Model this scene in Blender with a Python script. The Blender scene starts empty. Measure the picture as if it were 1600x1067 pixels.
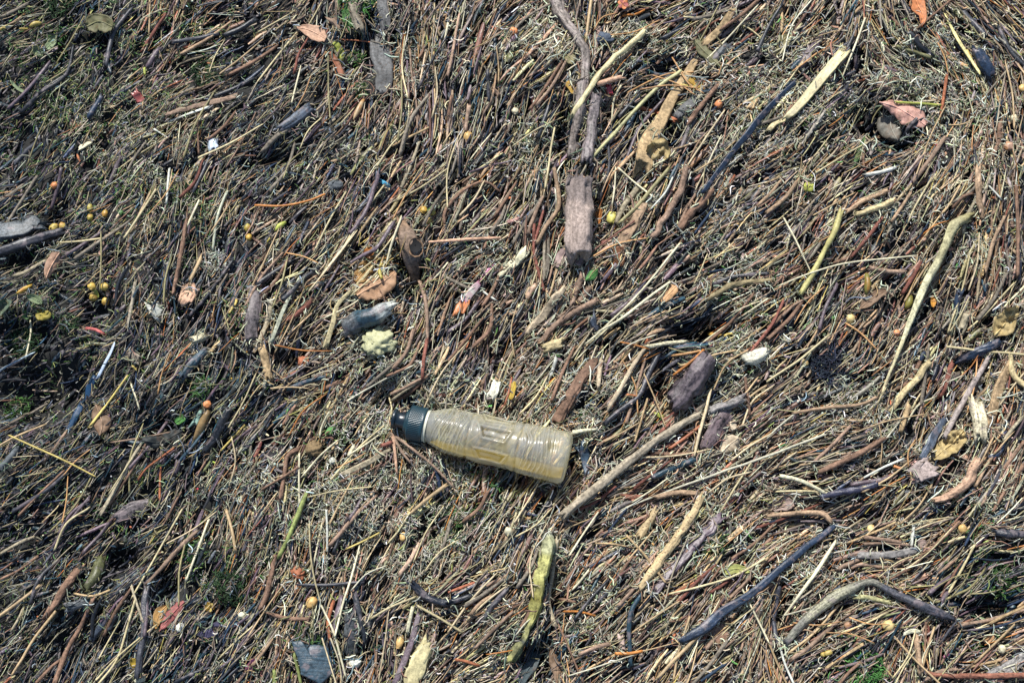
import bpy, math, random
import numpy as np
from mathutils import Vector, Matrix

random.seed(7)
rng = np.random.default_rng(7)
scene = bpy.context.scene
col_root = scene.collection

# ------------------------------------------------------------------ camera
F_MM, DIST, TILT = 47.0, 1.70, math.radians(15)
cam_data = bpy.data.cameras.new("camera")
cam_data.lens = F_MM
cam_data.sensor_width = 36.0
cam_data.clip_start = 0.05
cam_data.clip_end = 200
cam = bpy.data.objects.new("camera", cam_data)
cam.location = (0, -DIST * math.sin(TILT), DIST * math.cos(TILT))
cam.rotation_euler = (TILT, 0, 0)
col_root.objects.link(cam)
scene.camera = cam

# ------------------------------------------------------------------ sky and sun
SUN_DIR = Vector((-0.24, 0.66, 0.80)).normalized()      # towards the sun
world = bpy.data.worlds.new("World")
scene.world = world
world.use_nodes = True
wn = world.node_tree
bg = wn.nodes["Background"]
sky = wn.nodes.new("ShaderNodeTexSky")
sky.sky_type = 'NISHITA'
sky.sun_disc = False
sky.sun_elevation = math.asin(SUN_DIR.z)
sky.sun_rotation = math.atan2(SUN_DIR.x, SUN_DIR.y)
wn.links.new(sky.outputs[0], bg.inputs[0])
bg.inputs[1].default_value = 0.115
sun_data = bpy.data.lights.new("sun", 'SUN')
sun_data.energy = 5.0
sun_data.angle = math.radians(0.6)
sun_data.color = (1.0, 0.965, 0.90)
sun = bpy.data.objects.new("sun", sun_data)
sun.rotation_euler = SUN_DIR.to_track_quat('Z', 'Y').to_euler()
sun.location = (0, 0, 3)
col_root.objects.link(sun)
scene.view_settings.view_transform = 'Standard'
scene.view_settings.look = 'None'
scene.view_settings.exposure = 0.50
scene.view_settings.gamma = 1.0
scene.cycles.max_bounces = 6
scene.cycles.diffuse_bounces = 3
scene.cycles.transmission_bounces = 6
scene.cycles.transparent_max_bounces = 8
scene.cycles.caustics_reflective = False
scene.cycles.caustics_refractive = False

# ------------------------------------------------------------------ mapping from the photograph's pixels to places on the ground
CT, ST = math.cos(TILT), math.sin(TILT)
K = 36.0 / F_MM / 1600.0
def ray_xy(px, py, z):
    """where the line of sight through a photo pixel meets height z"""
    px = np.asarray(px, float); py = np.asarray(py, float)
    u = (px - 800.0) * K; v = (533.5 - py) * K
    dx, dy, dz = u, v * CT + ST, v * ST - CT
    t = (z - DIST * CT) / dz
    return dx * t, -DIST * ST + dy * t, t
SPX = DIST * K                                           # metres per photo pixel in the middle

def xy_to_px(x, y, z=0.0):
    X = x; Y = y + DIST * ST; Z = z - DIST * CT
    yc = Y * CT + Z * ST; zc = -Y * ST + Z * CT
    return 800 + X / (-zc) / K, 533.5 - yc / (-zc) / K

# ------------------------------------------------------------------ noise and terrain
def _hash(ix, iy, s):
    h = (ix * 374761393 + iy * 668265263 + s * 1442695041) & 0xffffffff
    h = ((h ^ (h >> 13)) * 1274126177) & 0xffffffff
    return ((h ^ (h >> 16)) & 0xffff) / 65535.0
def vnoise(x, y, s=0):
    x = np.asarray(x, float); y = np.asarray(y, float)
    ix = np.floor(x).astype(np.int64); iy = np.floor(y).astype(np.int64)
    fx = x - ix; fy = y - iy
    fx = fx * fx * (3 - 2 * fx); fy = fy * fy * (3 - 2 * fy)
    a = _hash(ix, iy, s); b = _hash(ix + 1, iy, s); c = _hash(ix, iy + 1, s); d = _hash(ix + 1, iy + 1, s)
    return (a * (1 - fx) + b * fx) * (1 - fy) + (c * (1 - fx) + d * fx) * fy

# hollows in the debris: px, py, radius x, radius y, depth mm
PITS = [(50, 600, 70, 52, 44), (40, 515, 44, 26, 34), (1368, 185, 26, 26, 44), (1405, 215, 24, 14, 38), (885, 205, 13, 46, 40), (950, 165, 8, 18, 26),
        (942, 330, 12, 34, 22), (1035, 160, 22, 14, 26), (640, 432, 20, 30, 46), (612, 398, 16, 12, 26), (628, 400, 8, 14, 26), (1085, 512, 36, 16, 36), (842, 1035, 30, 26, 32),
        (180, 872, 26, 20, 36), (1555, 950, 40, 18, 34), (1570, 900, 24, 34, 18), (345, 945, 30, 14, 22), (160, 480, 40, 26, 18), (155, 60, 24, 14, 30),
        (560, 60, 26, 14, 18), (560, 90, 26, 14, 18), (905, 725, 16, 26, 20), (640, 235, 22, 16, 22), (435, 245, 26, 14, 24), (590, 735, 30, 26, 14),
        (255, 900, 14, 26, 30), (90, 335, 20, 40, 20), (1040, 95, 20, 16, 16), (395, 245, 20, 30, 12), (30, 405, 44, 8, 14), (485, 1050, 30, 16, 8),
        (1040, 560, 20, 26, 18), (1300, 570, 30, 30, 10), (1225, 960, 16, 40, 22), (866, 935, 10, 44, 24), (1040, 600, 12, 34, 28), (1105, 510, 44, 18, 20), (1480, 700, 20, 20, 12), (1055, 205, 16, 30, 22), (700, 470, 14, 14, 14), (1370, 800, 40, 8, 12), (1500, 560, 30, 12, 14), (460, 560, 16, 16, 14), (780, 130, 10, 30, 14), (660, 640, 30, 8, 14), (1160, 60, 26, 16, 16), (620, 625, 34, 12, 12), (330, 225, 26, 20, 12), (1290, 40, 30, 30, 12),
        (1490, 355, 8, 30, 14), (1430, 95, 40, 16, 10), (25, 200, 40, 60, 14), (20, 870, 50, 40, 12), (120, 1000, 60, 40, 16), (560, 1035, 24, 30, 16),
        (1190, 790, 30, 10, 10), (1520, 190, 12, 60, 8), (750, 60, 20, 20, 10), (250, 665, 40, 20, 20), (1000, 300, 16, 24, 14), (560, 850, 60, 20, 6)]
_P = []
for _px, _py, _a, _b, _d in PITS:
    _x, _y, _t = ray_xy(_px, _py, 0.0)
    _P.append((_x, _y, _a * _t * K * 1.15, _b * _t * K * 1.15, _d / 1000.0))
def pit_depth(x, y):
    d = np.zeros_like(np.asarray(x, float))
    for px_, py_, a, b, dd in _P:
        q = ((x - px_) / a) ** 2 + ((y - py_) / b) ** 2
        d = d + dd * np.exp(-q ** 1.5)
    return np.minimum(d, 0.05)
def relief(x, y):
    """the top of the debris mat"""
    x = np.asarray(x, float); y = np.asarray(y, float)
    e = np.maximum(np.abs(x) / 0.85, np.abs(y) / 0.62)
    w = np.clip((1.25 - e) / 0.25, 0, 1); w = w * w * (3 - 2 * w)
    n = (vnoise(x * 5 + 3, y * 5 + 7, 1) - .5) * 0.030 + (vnoise(x * 13, y * 13, 2) - .5) * 0.018 + (vnoise(x * 31, y * 31, 3) - .5) * 0.013 + (vnoise(x * 68, y * 68, 4) - .5) * 0.006
    return (n - pit_depth(x, y)) * w
def place(px, py, above=0.0):
    """point at the debris surface under a photo pixel, `above` metres higher"""
    z = np.zeros_like(np.asarray(px, float)) + above
    for _ in range(4):
        x, y, t = ray_xy(px, py, z)
        z = relief(x, y) + above
    x, y, t = ray_xy(px, py, z)
    return x, y, z, t * K

# ------------------------------------------------------------------ colours (linear base colours)
C = dict(
 gbrown=(.20,.165,.13), brown=(.215,.125,.085), pbrown=(.27,.18,.13), dred=(.20,.075,.055), dark=(.035,.04,.04), pkbrn=(.30,.195,.14), pkgrey=(.33,.27,.25),
 tan=(.42,.29,.16), tanb=(.34,.225,.145), gtan=(.35,.29,.20), olbrn=(.23,.18,.10), canet=(.46,.36,.20), bigst=(.34,.28,.21), tangrey=(.30,.25,.19),
 straw=(.50,.41,.235), straws=(.52,.44,.25), cream=(.62,.55,.38), pstraw=(.55,.43,.27), gstraw=(.50,.46,.35), bstraw=(.75,.66,.46), butter=(.70,.60,.27), ystraw=(.55,.42,.13),
 white=(.60,.59,.52), greyw=(.52,.51,.46), olive=(.27,.23,.11), oliv2=(.38,.35,.18), dolive=(.17,.16,.08), olive2=(.35,.28,.06), cane=(.46,.40,.16), olpod=(.16,.14,.03),
 yellow=(.48,.34,.05), ygold=(.55,.35,.03), lemon=(.55,.47,.07), yelor=(.62,.36,.09), yelcr=(.58,.43,.19), ochre=(.45,.27,.05), yleaf=(.50,.34,.05), ochb=(.38,.21,.07),
 ygreen=(.38,.40,.08), lime=(.45,.46,.09), lime2=(.48,.48,.16), pgreen=(.26,.32,.17), green=(.08,.17,.05), vgreen=(.09,.30,.05), dgreen=(.035,.075,.03), sage=(.12,.16,.11), mossg=(.24,.27,.09),
 orange=(.70,.22,.05), oran=(.45,.17,.04), onee=(.45,.24,.10), rust=(.34,.12,.06), rustl=(.28,.12,.06), redb=(.22,.09,.06), orleaf=(.55,.25,.04), peacho=(.60,.34,.17),
 peach=(.52,.31,.21), pink=(.58,.32,.26), ppink=(.50,.36,.31), redpk=(.34,.11,.10), red=(.45,.09,.08), crimson=(.42,.03,.05), magenta=(.42,.07,.18), pinkw=(.55,.15,.30),
 black=(.022,.024,.030), charcoal=(.045,.045,.055), navy=(.018,.032,.062), navyp=(.04,.04,.07), navyb=(.02,.06,.13), ink=(.010,.013,.022), purple=(.12,.085,.10), purpb=(.10,.07,.085), purpb2=(.15,.105,.11), purpg=(.14,.115,.115),
 slate=(.065,.08,.11), slateg=(.11,.12,.13), slateb=(.05,.10,.145), slabb=(.045,.075,.10), slatel=(.07,.09,.10), tealb=(.022,.052,.075), teal=(.22,.33,.28), nblue=(.04,.065,.10), cyan=(.05,.40,.65), lblue=(.55,.62,.75), lblueg=(.35,.42,.48),
 barkg=(.20,.16,.14), barkb=(.27,.165,.10), scale=(.15,.145,.145), stump=(.33,.255,.225), stumpl=(.37,.26,.24), greyb=(.22,.20,.19), logp=(.085,.065,.075), mott=(.07,.075,.08), mossd=(.09,.09,.04),
 greyleaf=(.20,.18,.15), brleaf=(.24,.15,.095), crump=(.46,.34,.16), bowl=(.50,.29,.17), pwood=(.50,.39,.27), pblock=(.55,.47,.32), pkchip=(.37,.29,.27), pkst=(.40,.25,.17), tansh=(.42,.285,.165), herost=(.50,.46,.30),
 lichen=(.42,.42,.32), lichy=(.36,.34,.13), foam=(.52,.50,.31), shellw=(.58,.54,.44), creamg=(.58,.53,.37), creaml=(.62,.49,.35), creamp=(.62,.58,.42), tanpod=(.25,.16,.07), spot=(.46,.34,.19), cbone=(.52,.44,.24),
 brownf=(.30,.18,.12), purpp=(.05,.045,.09), nestb=(.22,.15,.08), archl=(.28,.26,.18), archd=(.055,.055,.07))

for _k in C:            # weathered: a little greyer and cooler than fresh matter
    _c = np.array(C[_k], float); _l = float(_c @ [.3, .5, .2])
    _s = .84 if _k in ('red', 'crimson', 'magenta', 'orange', 'cyan', 'yellow', 'ygold', 'lemon', 'yelor', 'vgreen') else 1.0
    C[_k] = tuple((_l + (_c - _l) * _s) * np.array([.965, 1.0, .985]) * .92)
COLWORD = dict(gbrown='grey brown', brown='brown', pbrown='pinkish brown', dred='dark red brown', pkbrn='rosy brown', pkgrey='pinkish grey', tan='tan', tanb='tan brown', gtan='grey tan', olbrn='olive brown',
 canet='light tan', tangrey='greyish tan', straw='straw coloured', straws='pale straw', cream='cream', pstraw='pale tan', gstraw='greyish straw', bstraw='bleached', ystraw='yellow', white='whitish', greyw='light grey', olive='olive',
 oliv2='pale olive', dolive='dull olive', oran='rust orange', onee='orange tan', rust='rust coloured', redb='reddish brown', peach='peach', black='black', charcoal='charcoal', navy='blue black', navyp='dark purple blue', ink='ink black',
 purple='purple brown', purpb='dark purple', slate='slate grey', slateg='mid grey', tealb='dark teal', yellow='yellow', lblueg='pale blue grey', barkg='furrowed grey', pwood='pale wood', lichen='lichen grey', creamg='pale cream',
 mossg='moss green', greyb='grey', archd='blackish', peacho='peach orange', pinkw='pinkish', ppink='pale pink', dark='very dark', redpk='red pink')

# ------------------------------------------------------------------ materials
def nodes_of(m):
    m.use_nodes = True
    nt = m.node_tree
    for n in list(nt.nodes):
        nt.nodes.remove(n)
    return nt
def N(nt, typ, **kw):
    n = nt.nodes.new(typ)
    for k, v in kw.items():
        if k.startswith('i_'):
            key = k[2:]
            key = int(key) if key.isdigit() else key.replace('_', ' ')
            n.inputs[key].default_value = v
        else:
            setattr(n, k, v)
    return n
def litter_mat(name, rough=.75, streak=(40, 6), strength=.5, var=.5, bump=.35, spec=.3, speck=0.0, blotch=0.0, blotch_col=(.1, .1, .1, 1), transl=0.0):
    """plant matter: colour from the piece's own colour, grain along the piece from its UV (metres along it)"""
    m = bpy.data.materials.new(name)
    nt = nodes_of(m)
    out = N(nt, 'ShaderNodeOutputMaterial')
    bs = N(nt, 'ShaderNodeBsdfPrincipled', i_Roughness=rough)
    bs.inputs['Specular IOR Level'].default_value = spec
    att = N(nt, 'ShaderNodeAttribute', attribute_name='Col')
    uv = N(nt, 'ShaderNodeUVMap')
    mp = N(nt, 'ShaderNodeMapping'); mp.inputs['Scale'].default_value = (streak[0], streak[1] * 8, 1)
    nt.links.new(uv.outputs[0], mp.inputs[0])
    n1 = N(nt, 'ShaderNodeTexNoise', i_Scale=1.0, i_Detail=4.0, i_Roughness=.65)
    nt.links.new(mp.outputs[0], n1.inputs['Vector'])
    geo = N(nt, 'ShaderNodeNewGeometry')
    n2 = N(nt, 'ShaderNodeTexNoise', i_Scale=300.0, i_Detail=3.0, i_Roughness=.65)
    nt.links.new(geo.outputs['Position'], n2.inputs['Vector'])
    mix = N(nt, 'ShaderNodeMath', operation='MULTIPLY_ADD'); mix.inputs[1].default_value = .5
    nt.links.new(n1.outputs['Fac'], mix.inputs[0])
    m2 = N(nt, 'ShaderNodeMath', operation='MULTIPLY'); m2.inputs[1].default_value = .5
    nt.links.new(n2.outputs['Fac'], m2.inputs[0]); nt.links.new(m2.outputs[0], mix.inputs[2])
    mr = N(nt, 'ShaderNodeMapRange'); mr.inputs[1].default_value = .36; mr.inputs[2].default_value = .64
    mr.inputs[3].default_value = 1 - var; mr.inputs[4].default_value = 1 + var * .75
    nt.links.new(mix.outputs[0], mr.inputs[0])
    vm = N(nt, 'ShaderNodeVectorMath', operation='SCALE')
    nt.links.new(att.outputs['Color'], vm.inputs[0]); nt.links.new(mr.outputs[0], vm.inputs['Scale'])
    colour = vm.outputs[0]
    if speck or blotch:
        n3 = N(nt, 'ShaderNodeTexNoise', i_Scale=(420.0 if speck else 90.0), i_Detail=2.0)
        nt.links.new(geo.outputs['Position'], n3.inputs['Vector'])
        r3 = N(nt, 'ShaderNodeMapRange'); r3.inputs[1].default_value = .56; r3.inputs[2].default_value = .66
        r3.inputs[3].default_value = 0; r3.inputs[4].default_value = speck or blotch
        nt.links.new(n3.outputs['Fac'], r3.inputs[0])
        mc = N(nt, 'ShaderNodeMix', data_type='RGBA')
        nt.links.new(r3.outputs[0], mc.inputs[0]); nt.links.new(colour, mc.inputs[6]); mc.inputs[7].default_value = blotch_col
        colour = mc.outputs[2]
    nt.links.new(colour, bs.inputs['Base Color'])
    bp = N(nt, 'ShaderNodeBump', i_Strength=bump, i_Distance=.0012)
    nt.links.new(mix.outputs[0], bp.inputs['Height'])
    nt.links.new(bp.outputs[0], bs.inputs['Normal'])
    surf = bs.outputs[0]
    if transl:
        tr = N(nt, 'ShaderNodeBsdfTranslucent'); nt.links.new(colour, tr.inputs[0])
        ms = N(nt, 'ShaderNodeMixShader'); ms.inputs[0].default_value = transl
        nt.links.new(surf, ms.inputs[1]); nt.links.new(tr.outputs[0], ms.inputs[2]); surf = ms.outputs[0]
    nt.links.new(surf, out.inputs[0])
    return m
M_BARK = litter_mat('bark', .78, (7, 10), var=.7, bump=.8, spec=.25)
M_STRAW = litter_mat('straw', .55, (14, 4), var=.5, bump=.3, spec=.4)
M_WET = litter_mat('wet_dark_plant', .42, (8, 9), var=.7, bump=.8, spec=.45, blotch=.6, blotch_col=(.17, .14, .145, 1))
M_GRAIN = litter_mat('weathered_wood', .5, (22, 2.2), var=1.0, bump=1.0, spec=.45, blotch=.5, blotch_col=(.24, .19, .19, 1))
M_LEAF = litter_mat('dead_leaf', .6, (5, 12), var=.35, bump=.6, spec=.35, blotch=.35, blotch_col=(.13, .07, .035, 1), transl=.22)
M_FRUIT = litter_mat('fruit_skin', .45, (3, 20), var=.32, bump=.35, spec=.4, blotch=.6, blotch_col=(.33, .14, .03, 1))
M_WART = litter_mat('warty_bark', .85, (16, 5), var=.6, bump=1.0, spec=.2, speck=.4, blotch_col=(.09, .065, .05, 1))
M_SPOT = litter_mat('spotted_bark', .7, (6, 6), var=.35, bump=.5, spec=.3, speck=.9, blotch_col=(.10, .055, .03, 1))
M_LICH = litter_mat('lichened_bark', .85, (14, 6), var=.6, bump=1.0, spec=.2, blotch=.9, blotch_col=(.07, .06, .03, 1))
M_PLAS = litter_mat('scrap_plastic', .35, (5, 6), var=.25, bump=.4, spec=.5, transl=.15)
M_FIBRE = litter_mat('fibre', .8, (2, 4), var=.25, bump=.0, spec=.25)
M_STONE = litter_mat('stone', .7, (3, 20), var=.35, bump=.5, spec=.3)
M_FOAM = litter_mat('pitted_foam', .8, (3, 30), var=.2, bump=1.0, spec=.2, speck=.7, blotch_col=(.30, .30, .13, 1))

def soil_mat():
    m = bpy.data.materials.new('rotted_soil')
    nt = nodes_of(m)
    out = N(nt, 'ShaderNodeOutputMaterial'); bs = N(nt, 'ShaderNodeBsdfPrincipled', i_Roughness=.85)
    geo = N(nt, 'ShaderNodeNewGeometry')
    n = N(nt, 'ShaderNodeTexNoise', i_Scale=45.0, i_Detail=8.0, i_Roughness=.7)
    nt.links.new(geo.outputs['Position'], n.inputs['Vector'])
    cr = N(nt, 'ShaderNodeValToRGB')
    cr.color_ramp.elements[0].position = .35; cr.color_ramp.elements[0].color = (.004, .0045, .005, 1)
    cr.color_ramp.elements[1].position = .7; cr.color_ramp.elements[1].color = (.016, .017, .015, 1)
    nt.links.new(n.outputs['Fac'], cr.inputs[0]); nt.links.new(cr.outputs[0], bs.inputs['Base Color'])
    bp = N(nt, 'ShaderNodeBump', i_Strength=.8, i_Distance=.004)
    nt.links.new(n.outputs['Fac'], bp.inputs['Height']); nt.links.new(bp.outputs[0], bs.inputs['Normal'])
    nt.links.new(bs.outputs[0], out.inputs[0])
    return m
M_SOIL = soil_mat()

# ------------------------------------------------------------------ mesh helpers
def mesh_from(name, verts, faces4, cols, mat, uv=None, faces3=None, smooth=True):
    """verts (n,3), quads (m,4), triangles (k,3), one colour per vertex, uv per vertex"""
    me = bpy.data.meshes.new(name)
    verts = np.asarray(verts, np.float32)
    q = np.asarray(faces4, np.int32).reshape(-1, 4) if faces4 is not None and len(faces4) else np.zeros((0, 4), np.int32)
    t = np.asarray(faces3, np.int32).reshape(-1, 3) if faces3 is not None and len(faces3) else np.zeros((0, 3), np.int32)
    me.vertices.add(len(verts)); me.vertices.foreach_set('co', verts.ravel())
    loops = np.concatenate([q.ravel(), t.ravel()])
    me.loops.add(len(loops)); me.loops.foreach_set('vertex_index', loops)
    tot = np.concatenate([np.full(len(q), 4), np.full(len(t), 3)]).astype(np.int32)
    start = np.concatenate([[0], np.cumsum(tot)[:-1]]).astype(np.int32)
    me.polygons.add(len(tot)); me.polygons.foreach_set('loop_start', start)
    if smooth:
        me.polygons.foreach_set('use_smooth', np.ones(len(tot), bool))
    at = me.color_attributes.new('Col', 'FLOAT_COLOR', 'POINT')
    cols = np.asarray(cols, np.float32)
    if cols.ndim == 1:
        cols = np.tile(cols, (len(verts), 1))
    rgba = np.ones((len(verts), 4), np.float32); rgba[:, :3] = cols[:, :3]
    at.data.foreach_set('color', rgba.ravel())
    if uv is not None:
        ul = me.uv_layers.new(name='UVMap')
        ul.data.foreach_set('uv', np.asarray(uv, np.float32)[loops].ravel())
    me.update(calc_edges=True)
    me.materials.append(mat)
    return me

def batch_tubes(P, R, sides, cols, squash=1.0):
    """P (n,k,3) centre lines, R (n,k) radii, cols (n,3): all tubes in one mesh. squash flattens them in height"""
    n, k, _ = P.shape
    T = np.gradient(P, axis=1)
    T /= np.linalg.norm(T, axis=2, keepdims=True) + 1e-9
    up = np.zeros_like(T); up[..., 2] = 1.0
    A = np.cross(T, up); A /= np.linalg.norm(A, axis=2, keepdims=True) + 1e-9
    B = np.cross(A, T)
    ph0 = rng.uniform(0, 2 * math.pi, n)[:, None] if squash == 1.0 else np.full((n, 1), math.pi / sides)
    V = np.zeros((n, k, sides, 3), np.float32)
    for s in range(sides):
        ph = ph0 + 2 * math.pi * s / sides
        c = np.cos(ph)[..., None]; d = np.sin(ph)[..., None] * squash
        V[:, :, s, :] = P + R[..., None] * (A * c + B * d)
    V = V.reshape(-1, 3)
    base = (np.arange(n) * k * sides)[:, None, None]
    i = np.arange(k - 1)[None, :, None]; s = np.arange(sides)[None, None, :]; s2 = (s + 1) % sides
    F = np.stack([base + i * sides + s, base + i * sides + s2, base + (i + 1) * sides + s2, base + (i + 1) * sides + s], -1).reshape(-1, 4)
    cc = np.repeat(cols, k * sides, axis=0)
    L = np.cumsum(np.concatenate([np.zeros((n, 1)), np.linalg.norm(np.diff(P, axis=1), axis=2)], 1), 1) + rng.uniform(0, 3, n)[:, None]
    U = np.zeros((n, k, sides, 2), np.float32)
    U[..., 0] = (np.arange(sides) / sides)[None, None, :] + rng.uniform(0, 9, n)[:, None, None]; U[..., 1] = L[..., None]
    return V, F, cc, U.reshape(-1, 2)

def crom(pts, n):
    """n points along a Catmull-Rom curve through pts (m,d), even in length"""
    pts = np.asarray(pts, float)
    if len(pts) == 2:
        t = np.linspace(0, 1, n)[:, None]
        return pts[0] * (1 - t) + pts[1] * t
    p = np.vstack([2 * pts[0] - pts[1], pts, 2 * pts[-1] - pts[-2]])
    out = []
    for i in range(1, len(p) - 2):
        t = np.linspace(0, 1, 16, endpoint=False)[:, None]
        a, b, c, d = p[i - 1], p[i], p[i + 1], p[i + 2]
        out.append(.5 * ((2 * b) + (-a + c) * t + (2 * a - 5 * b + 4 * c - d) * t * t + (-a + 3 * b - 3 * c + d) * t ** 3))
    out = np.vstack(out + [p[-2][None]])
    L = np.concatenate([[0], np.cumsum(np.linalg.norm(np.diff(out[:, :2], axis=0), axis=1))])
    s = np.linspace(0, L[-1], n)
    return np.stack([np.interp(s, L, out[:, j]) for j in range(out.shape[1])], 1)

def link(name, me, parent=None):
    o = bpy.data.objects.new(name, me)
    col_root.objects.link(o)
    if parent is not None:
        o.parent = parent
    return o

def hero_tube(pts, widths, col, mat, name, above, flat=1.0, rough=.06, sides=10, node=0, knot=0, seed=0, parent=None, jagged=True):
    """a stick laid on the debris along photo pixels; returns its mesh object (origin at its middle)"""
    r = np.random.default_rng(seed + 11)
    pts = np.asarray(pts, float)
    length = np.linalg.norm(np.diff(pts, axis=0), axis=1).sum()
    n = int(np.clip(length / 6, 5, 60))
    if rough > .1 and max(widths) > 6: n = int(np.clip(length / 2.6, 8, 110)); sides = 18
    if max(widths) > 11 and jagged: sides = 26; n = max(n, 14)
    w = np.interp(np.linspace(0, 1, len(pts)), np.linspace(0, 1, len(widths)), widths)
    q = crom(np.column_stack([pts, w]), n)
    wpx = np.maximum(q[:, 2], .8)
    # slight natural wobble across the line
    tg = np.gradient(q[:, :2], axis=0); tg /= np.linalg.norm(tg, axis=1, keepdims=True) + 1e-9
    nm = np.column_stack([-tg[:, 1], tg[:, 0]])
    wob = np.interp(np.linspace(0, 1, n), np.linspace(0, 1, max(3, n // 4)), r.normal(0, 1, max(3, n // 4)))
    q[:, :2] += nm * (wob * np.minimum(wpx.mean() * .09, 1.0))[:, None]
    x, y, z, s = place(q[:, 0], q[:, 1], 0.0)
    rad = wpx * s * .5
    # a stick is stiff: it bridges the small dips of the mat
    zz = np.maximum(z, np.convolve(np.pad(z, 6, mode='edge'), np.ones(13) / 13, 'valid'))
    line = np.polyval(np.polyfit(np.arange(n), zz, min(2, n - 1)), np.arange(n))
    zz = .35 * zz + .65 * line
    zc = zz + rad * flat * .6 + above
    tilt = r.normal(0, .0016)
    zc = zc + np.linspace(-1, 1, n) * tilt
    x, y, t = ray_xy(q[:, 0], q[:, 1], zc)
    P = np.column_stack([x, y, zc])
    T = np.gradient(P, axis=0); T /= np.linalg.norm(T, axis=1, keepdims=True)
    A = np.cross(T, [0, 0, 1.0]); A /= np.linalg.norm(A, axis=1, keepdims=True); B = np.cross(A, T)
    ph = np.linspace(0, 2 * math.pi, sides, endpoint=False)
    roll = r.normal(0, .25) if flat < 1 else r.uniform(0, 6)
    L = np.concatenate([[0], np.cumsum(np.linalg.norm(np.diff(P, axis=0), axis=1))])
    # cross-section irregularity, streaming along the length
    g1 = vnoise(np.cos(ph)[None, :] * 1.3 + 5 + seed, (L / max(rad.mean(), 1e-4) * .35)[:, None] + np.sin(ph)[None, :] * 1.3 + seed * 3.1, seed)
    g2 = vnoise(np.cos(ph)[None, :] * 3.2 + 9 + seed, (L / max(rad.mean(), 1e-4) * 1.1)[:, None] + np.sin(ph)[None, :] * 3.2 + seed, seed + 5)
    amp = 1 + (g1 - .5) * (rough * 2.6) + (g2 - .5) * rough * 2.2
    if rough > .13:      # furrows along the grain
        g3 = vnoise(ph[None, :] * 2.6 + seed, (L / max(rad.mean(), 1e-4) * .12)[:, None] + 0 * ph[None, :], seed + 8)
        amp = amp + (g3 - .5) * rough * 2.0
    if max(widths) > 11 and jagged:
        g4 = vnoise(ph[None, :] * 4.1 + seed * 1.3, (L * 14)[:, None] + 0 * ph[None, :], seed + 9)
        g5 = vnoise(ph[None, :] * 7 + seed * 1.3, (L * 90)[:, None] + 0 * ph[None, :], seed + 10)
        amp = amp + (g4 - .5) * .30 + (g5 - .5) * .14
    if node:
        for s0 in np.arange(.16, .95, .2):
            amp = amp + .22 * np.exp(-((np.linspace(0, 1, n) - s0) / .02) ** 2)[:, None]
    if knot:
        amp = amp + .25 * np.exp(-((np.linspace(0, 1, n) - .085) / .018) ** 2)[:, None]
    ends = np.ones(n); ends[0] = .95; ends[-1] = .93 if wpx[-1] > 3 else .5
    ring = rad[:, None] * amp * ends[:, None]
    if flat < 1:
        e = 4.0
        cx = np.sign(np.cos(ph)) * np.abs(np.cos(ph)) ** (2 / e); sy = np.sign(np.sin(ph)) * np.abs(np.sin(ph)) ** (2 / e)
        a1 = cx; b1 = sy * flat
        ca = a1 * math.cos(roll) - b1 * math.sin(roll); sb = a1 * math.sin(roll) + b1 * math.cos(roll)
        V = P[:, None, :] + ring[..., None] * (A[:, None, :] * ca[None, :, None] + B[:, None, :] * sb[None, :, None])
    else:
        V = P[:, None, :] + ring[..., None] * (A[:, None, :] * np.cos(ph + roll)[None, :, None] + B[:, None, :] * np.sin(ph + roll)[None, :, None])
    # split, slanting ends
    slant = r.normal(0, .5, 2)
    jag = 0.0 if not jagged else .75
    spl = [r.normal(0, 1, sides) if sides < 13 else np.interp(np.arange(sides), np.linspace(0, sides, 12), r.normal(0, 1.1, 12)) + r.normal(0, .35, sides) for _ in (0, 1)]; blunt = min(1.0, 8.0 / max(widths))
    V[0] += -T[0][None, :] * ((np.cos(ph + slant[0]) * r.uniform(0, 1.1) * blunt + jag * spl[0]) * rad[0])[:, None]
    V[-1] += T[-1][None, :] * ((np.cos(ph + slant[1]) * r.uniform(0, 1.1) * blunt + jag * spl[1]) * rad[-1])[:, None]
    V = V.reshape(-1, 3)
    idx = np.arange(n - 1)[:, None] * sides; sidx = np.arange(sides)[None, :]; s2 = (sidx + 1) % sides
    F = np.stack([idx + sidx, idx + s2, idx + sides + s2, idx + sides + sidx], -1).reshape(-1, 4)
    c0 = len(V)
    V = np.vstack([V, P[0] + T[0] * rad[0] * .1, P[-1] - T[-1] * rad[-1] * .1])
    a = np.arange(sides)
    F3 = np.vstack([np.column_stack([a, np.full(sides, c0), (a + 1) % sides]), np.column_stack([(n - 1) * sides + a, (n - 1) * sides + (a + 1) % sides, np.full(sides, c0 + 1)])])
    cv = np.atleast_2d(np.array(col, float)); sp = np.linspace(0, len(cv) - 1, n)
    if len(cv) > 1:
        sp = np.clip(np.round(sp) + np.clip((sp - np.round(sp)) * 2.5, -.5, .5) + (vnoise(L * 120, L * 0, 3) - .5) * .3, 0, len(cv) - 1)
    cn = np.stack([np.interp(sp, np.arange(len(cv)), cv[:, k_]) for k_ in range(3)], 1)
    cl = np.vstack([np.repeat(cn, sides, 0), cn[:1] * .7, cn[-1:] * .7])
    shade = 1 + (vnoise(L * 60 + seed, L * 0 + seed * 1.7, 4) - .5) * .5
    cl[:n * sides] *= np.repeat(shade, sides)[:, None]
    U = np.zeros((len(V), 2)); U[:n * sides, 0] = np.tile(np.arange(sides) / sides, n) + seed * .37; U[:n * sides, 1] = np.repeat(L, sides) + seed * .21
    U[c0:] = U[0]
    org = P[n // 2].copy()
    me = mesh_from(name, V - org, F, cl, mat, U, F3)
    o = link(name, me, parent)
    o.location = org
    return o, P

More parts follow.
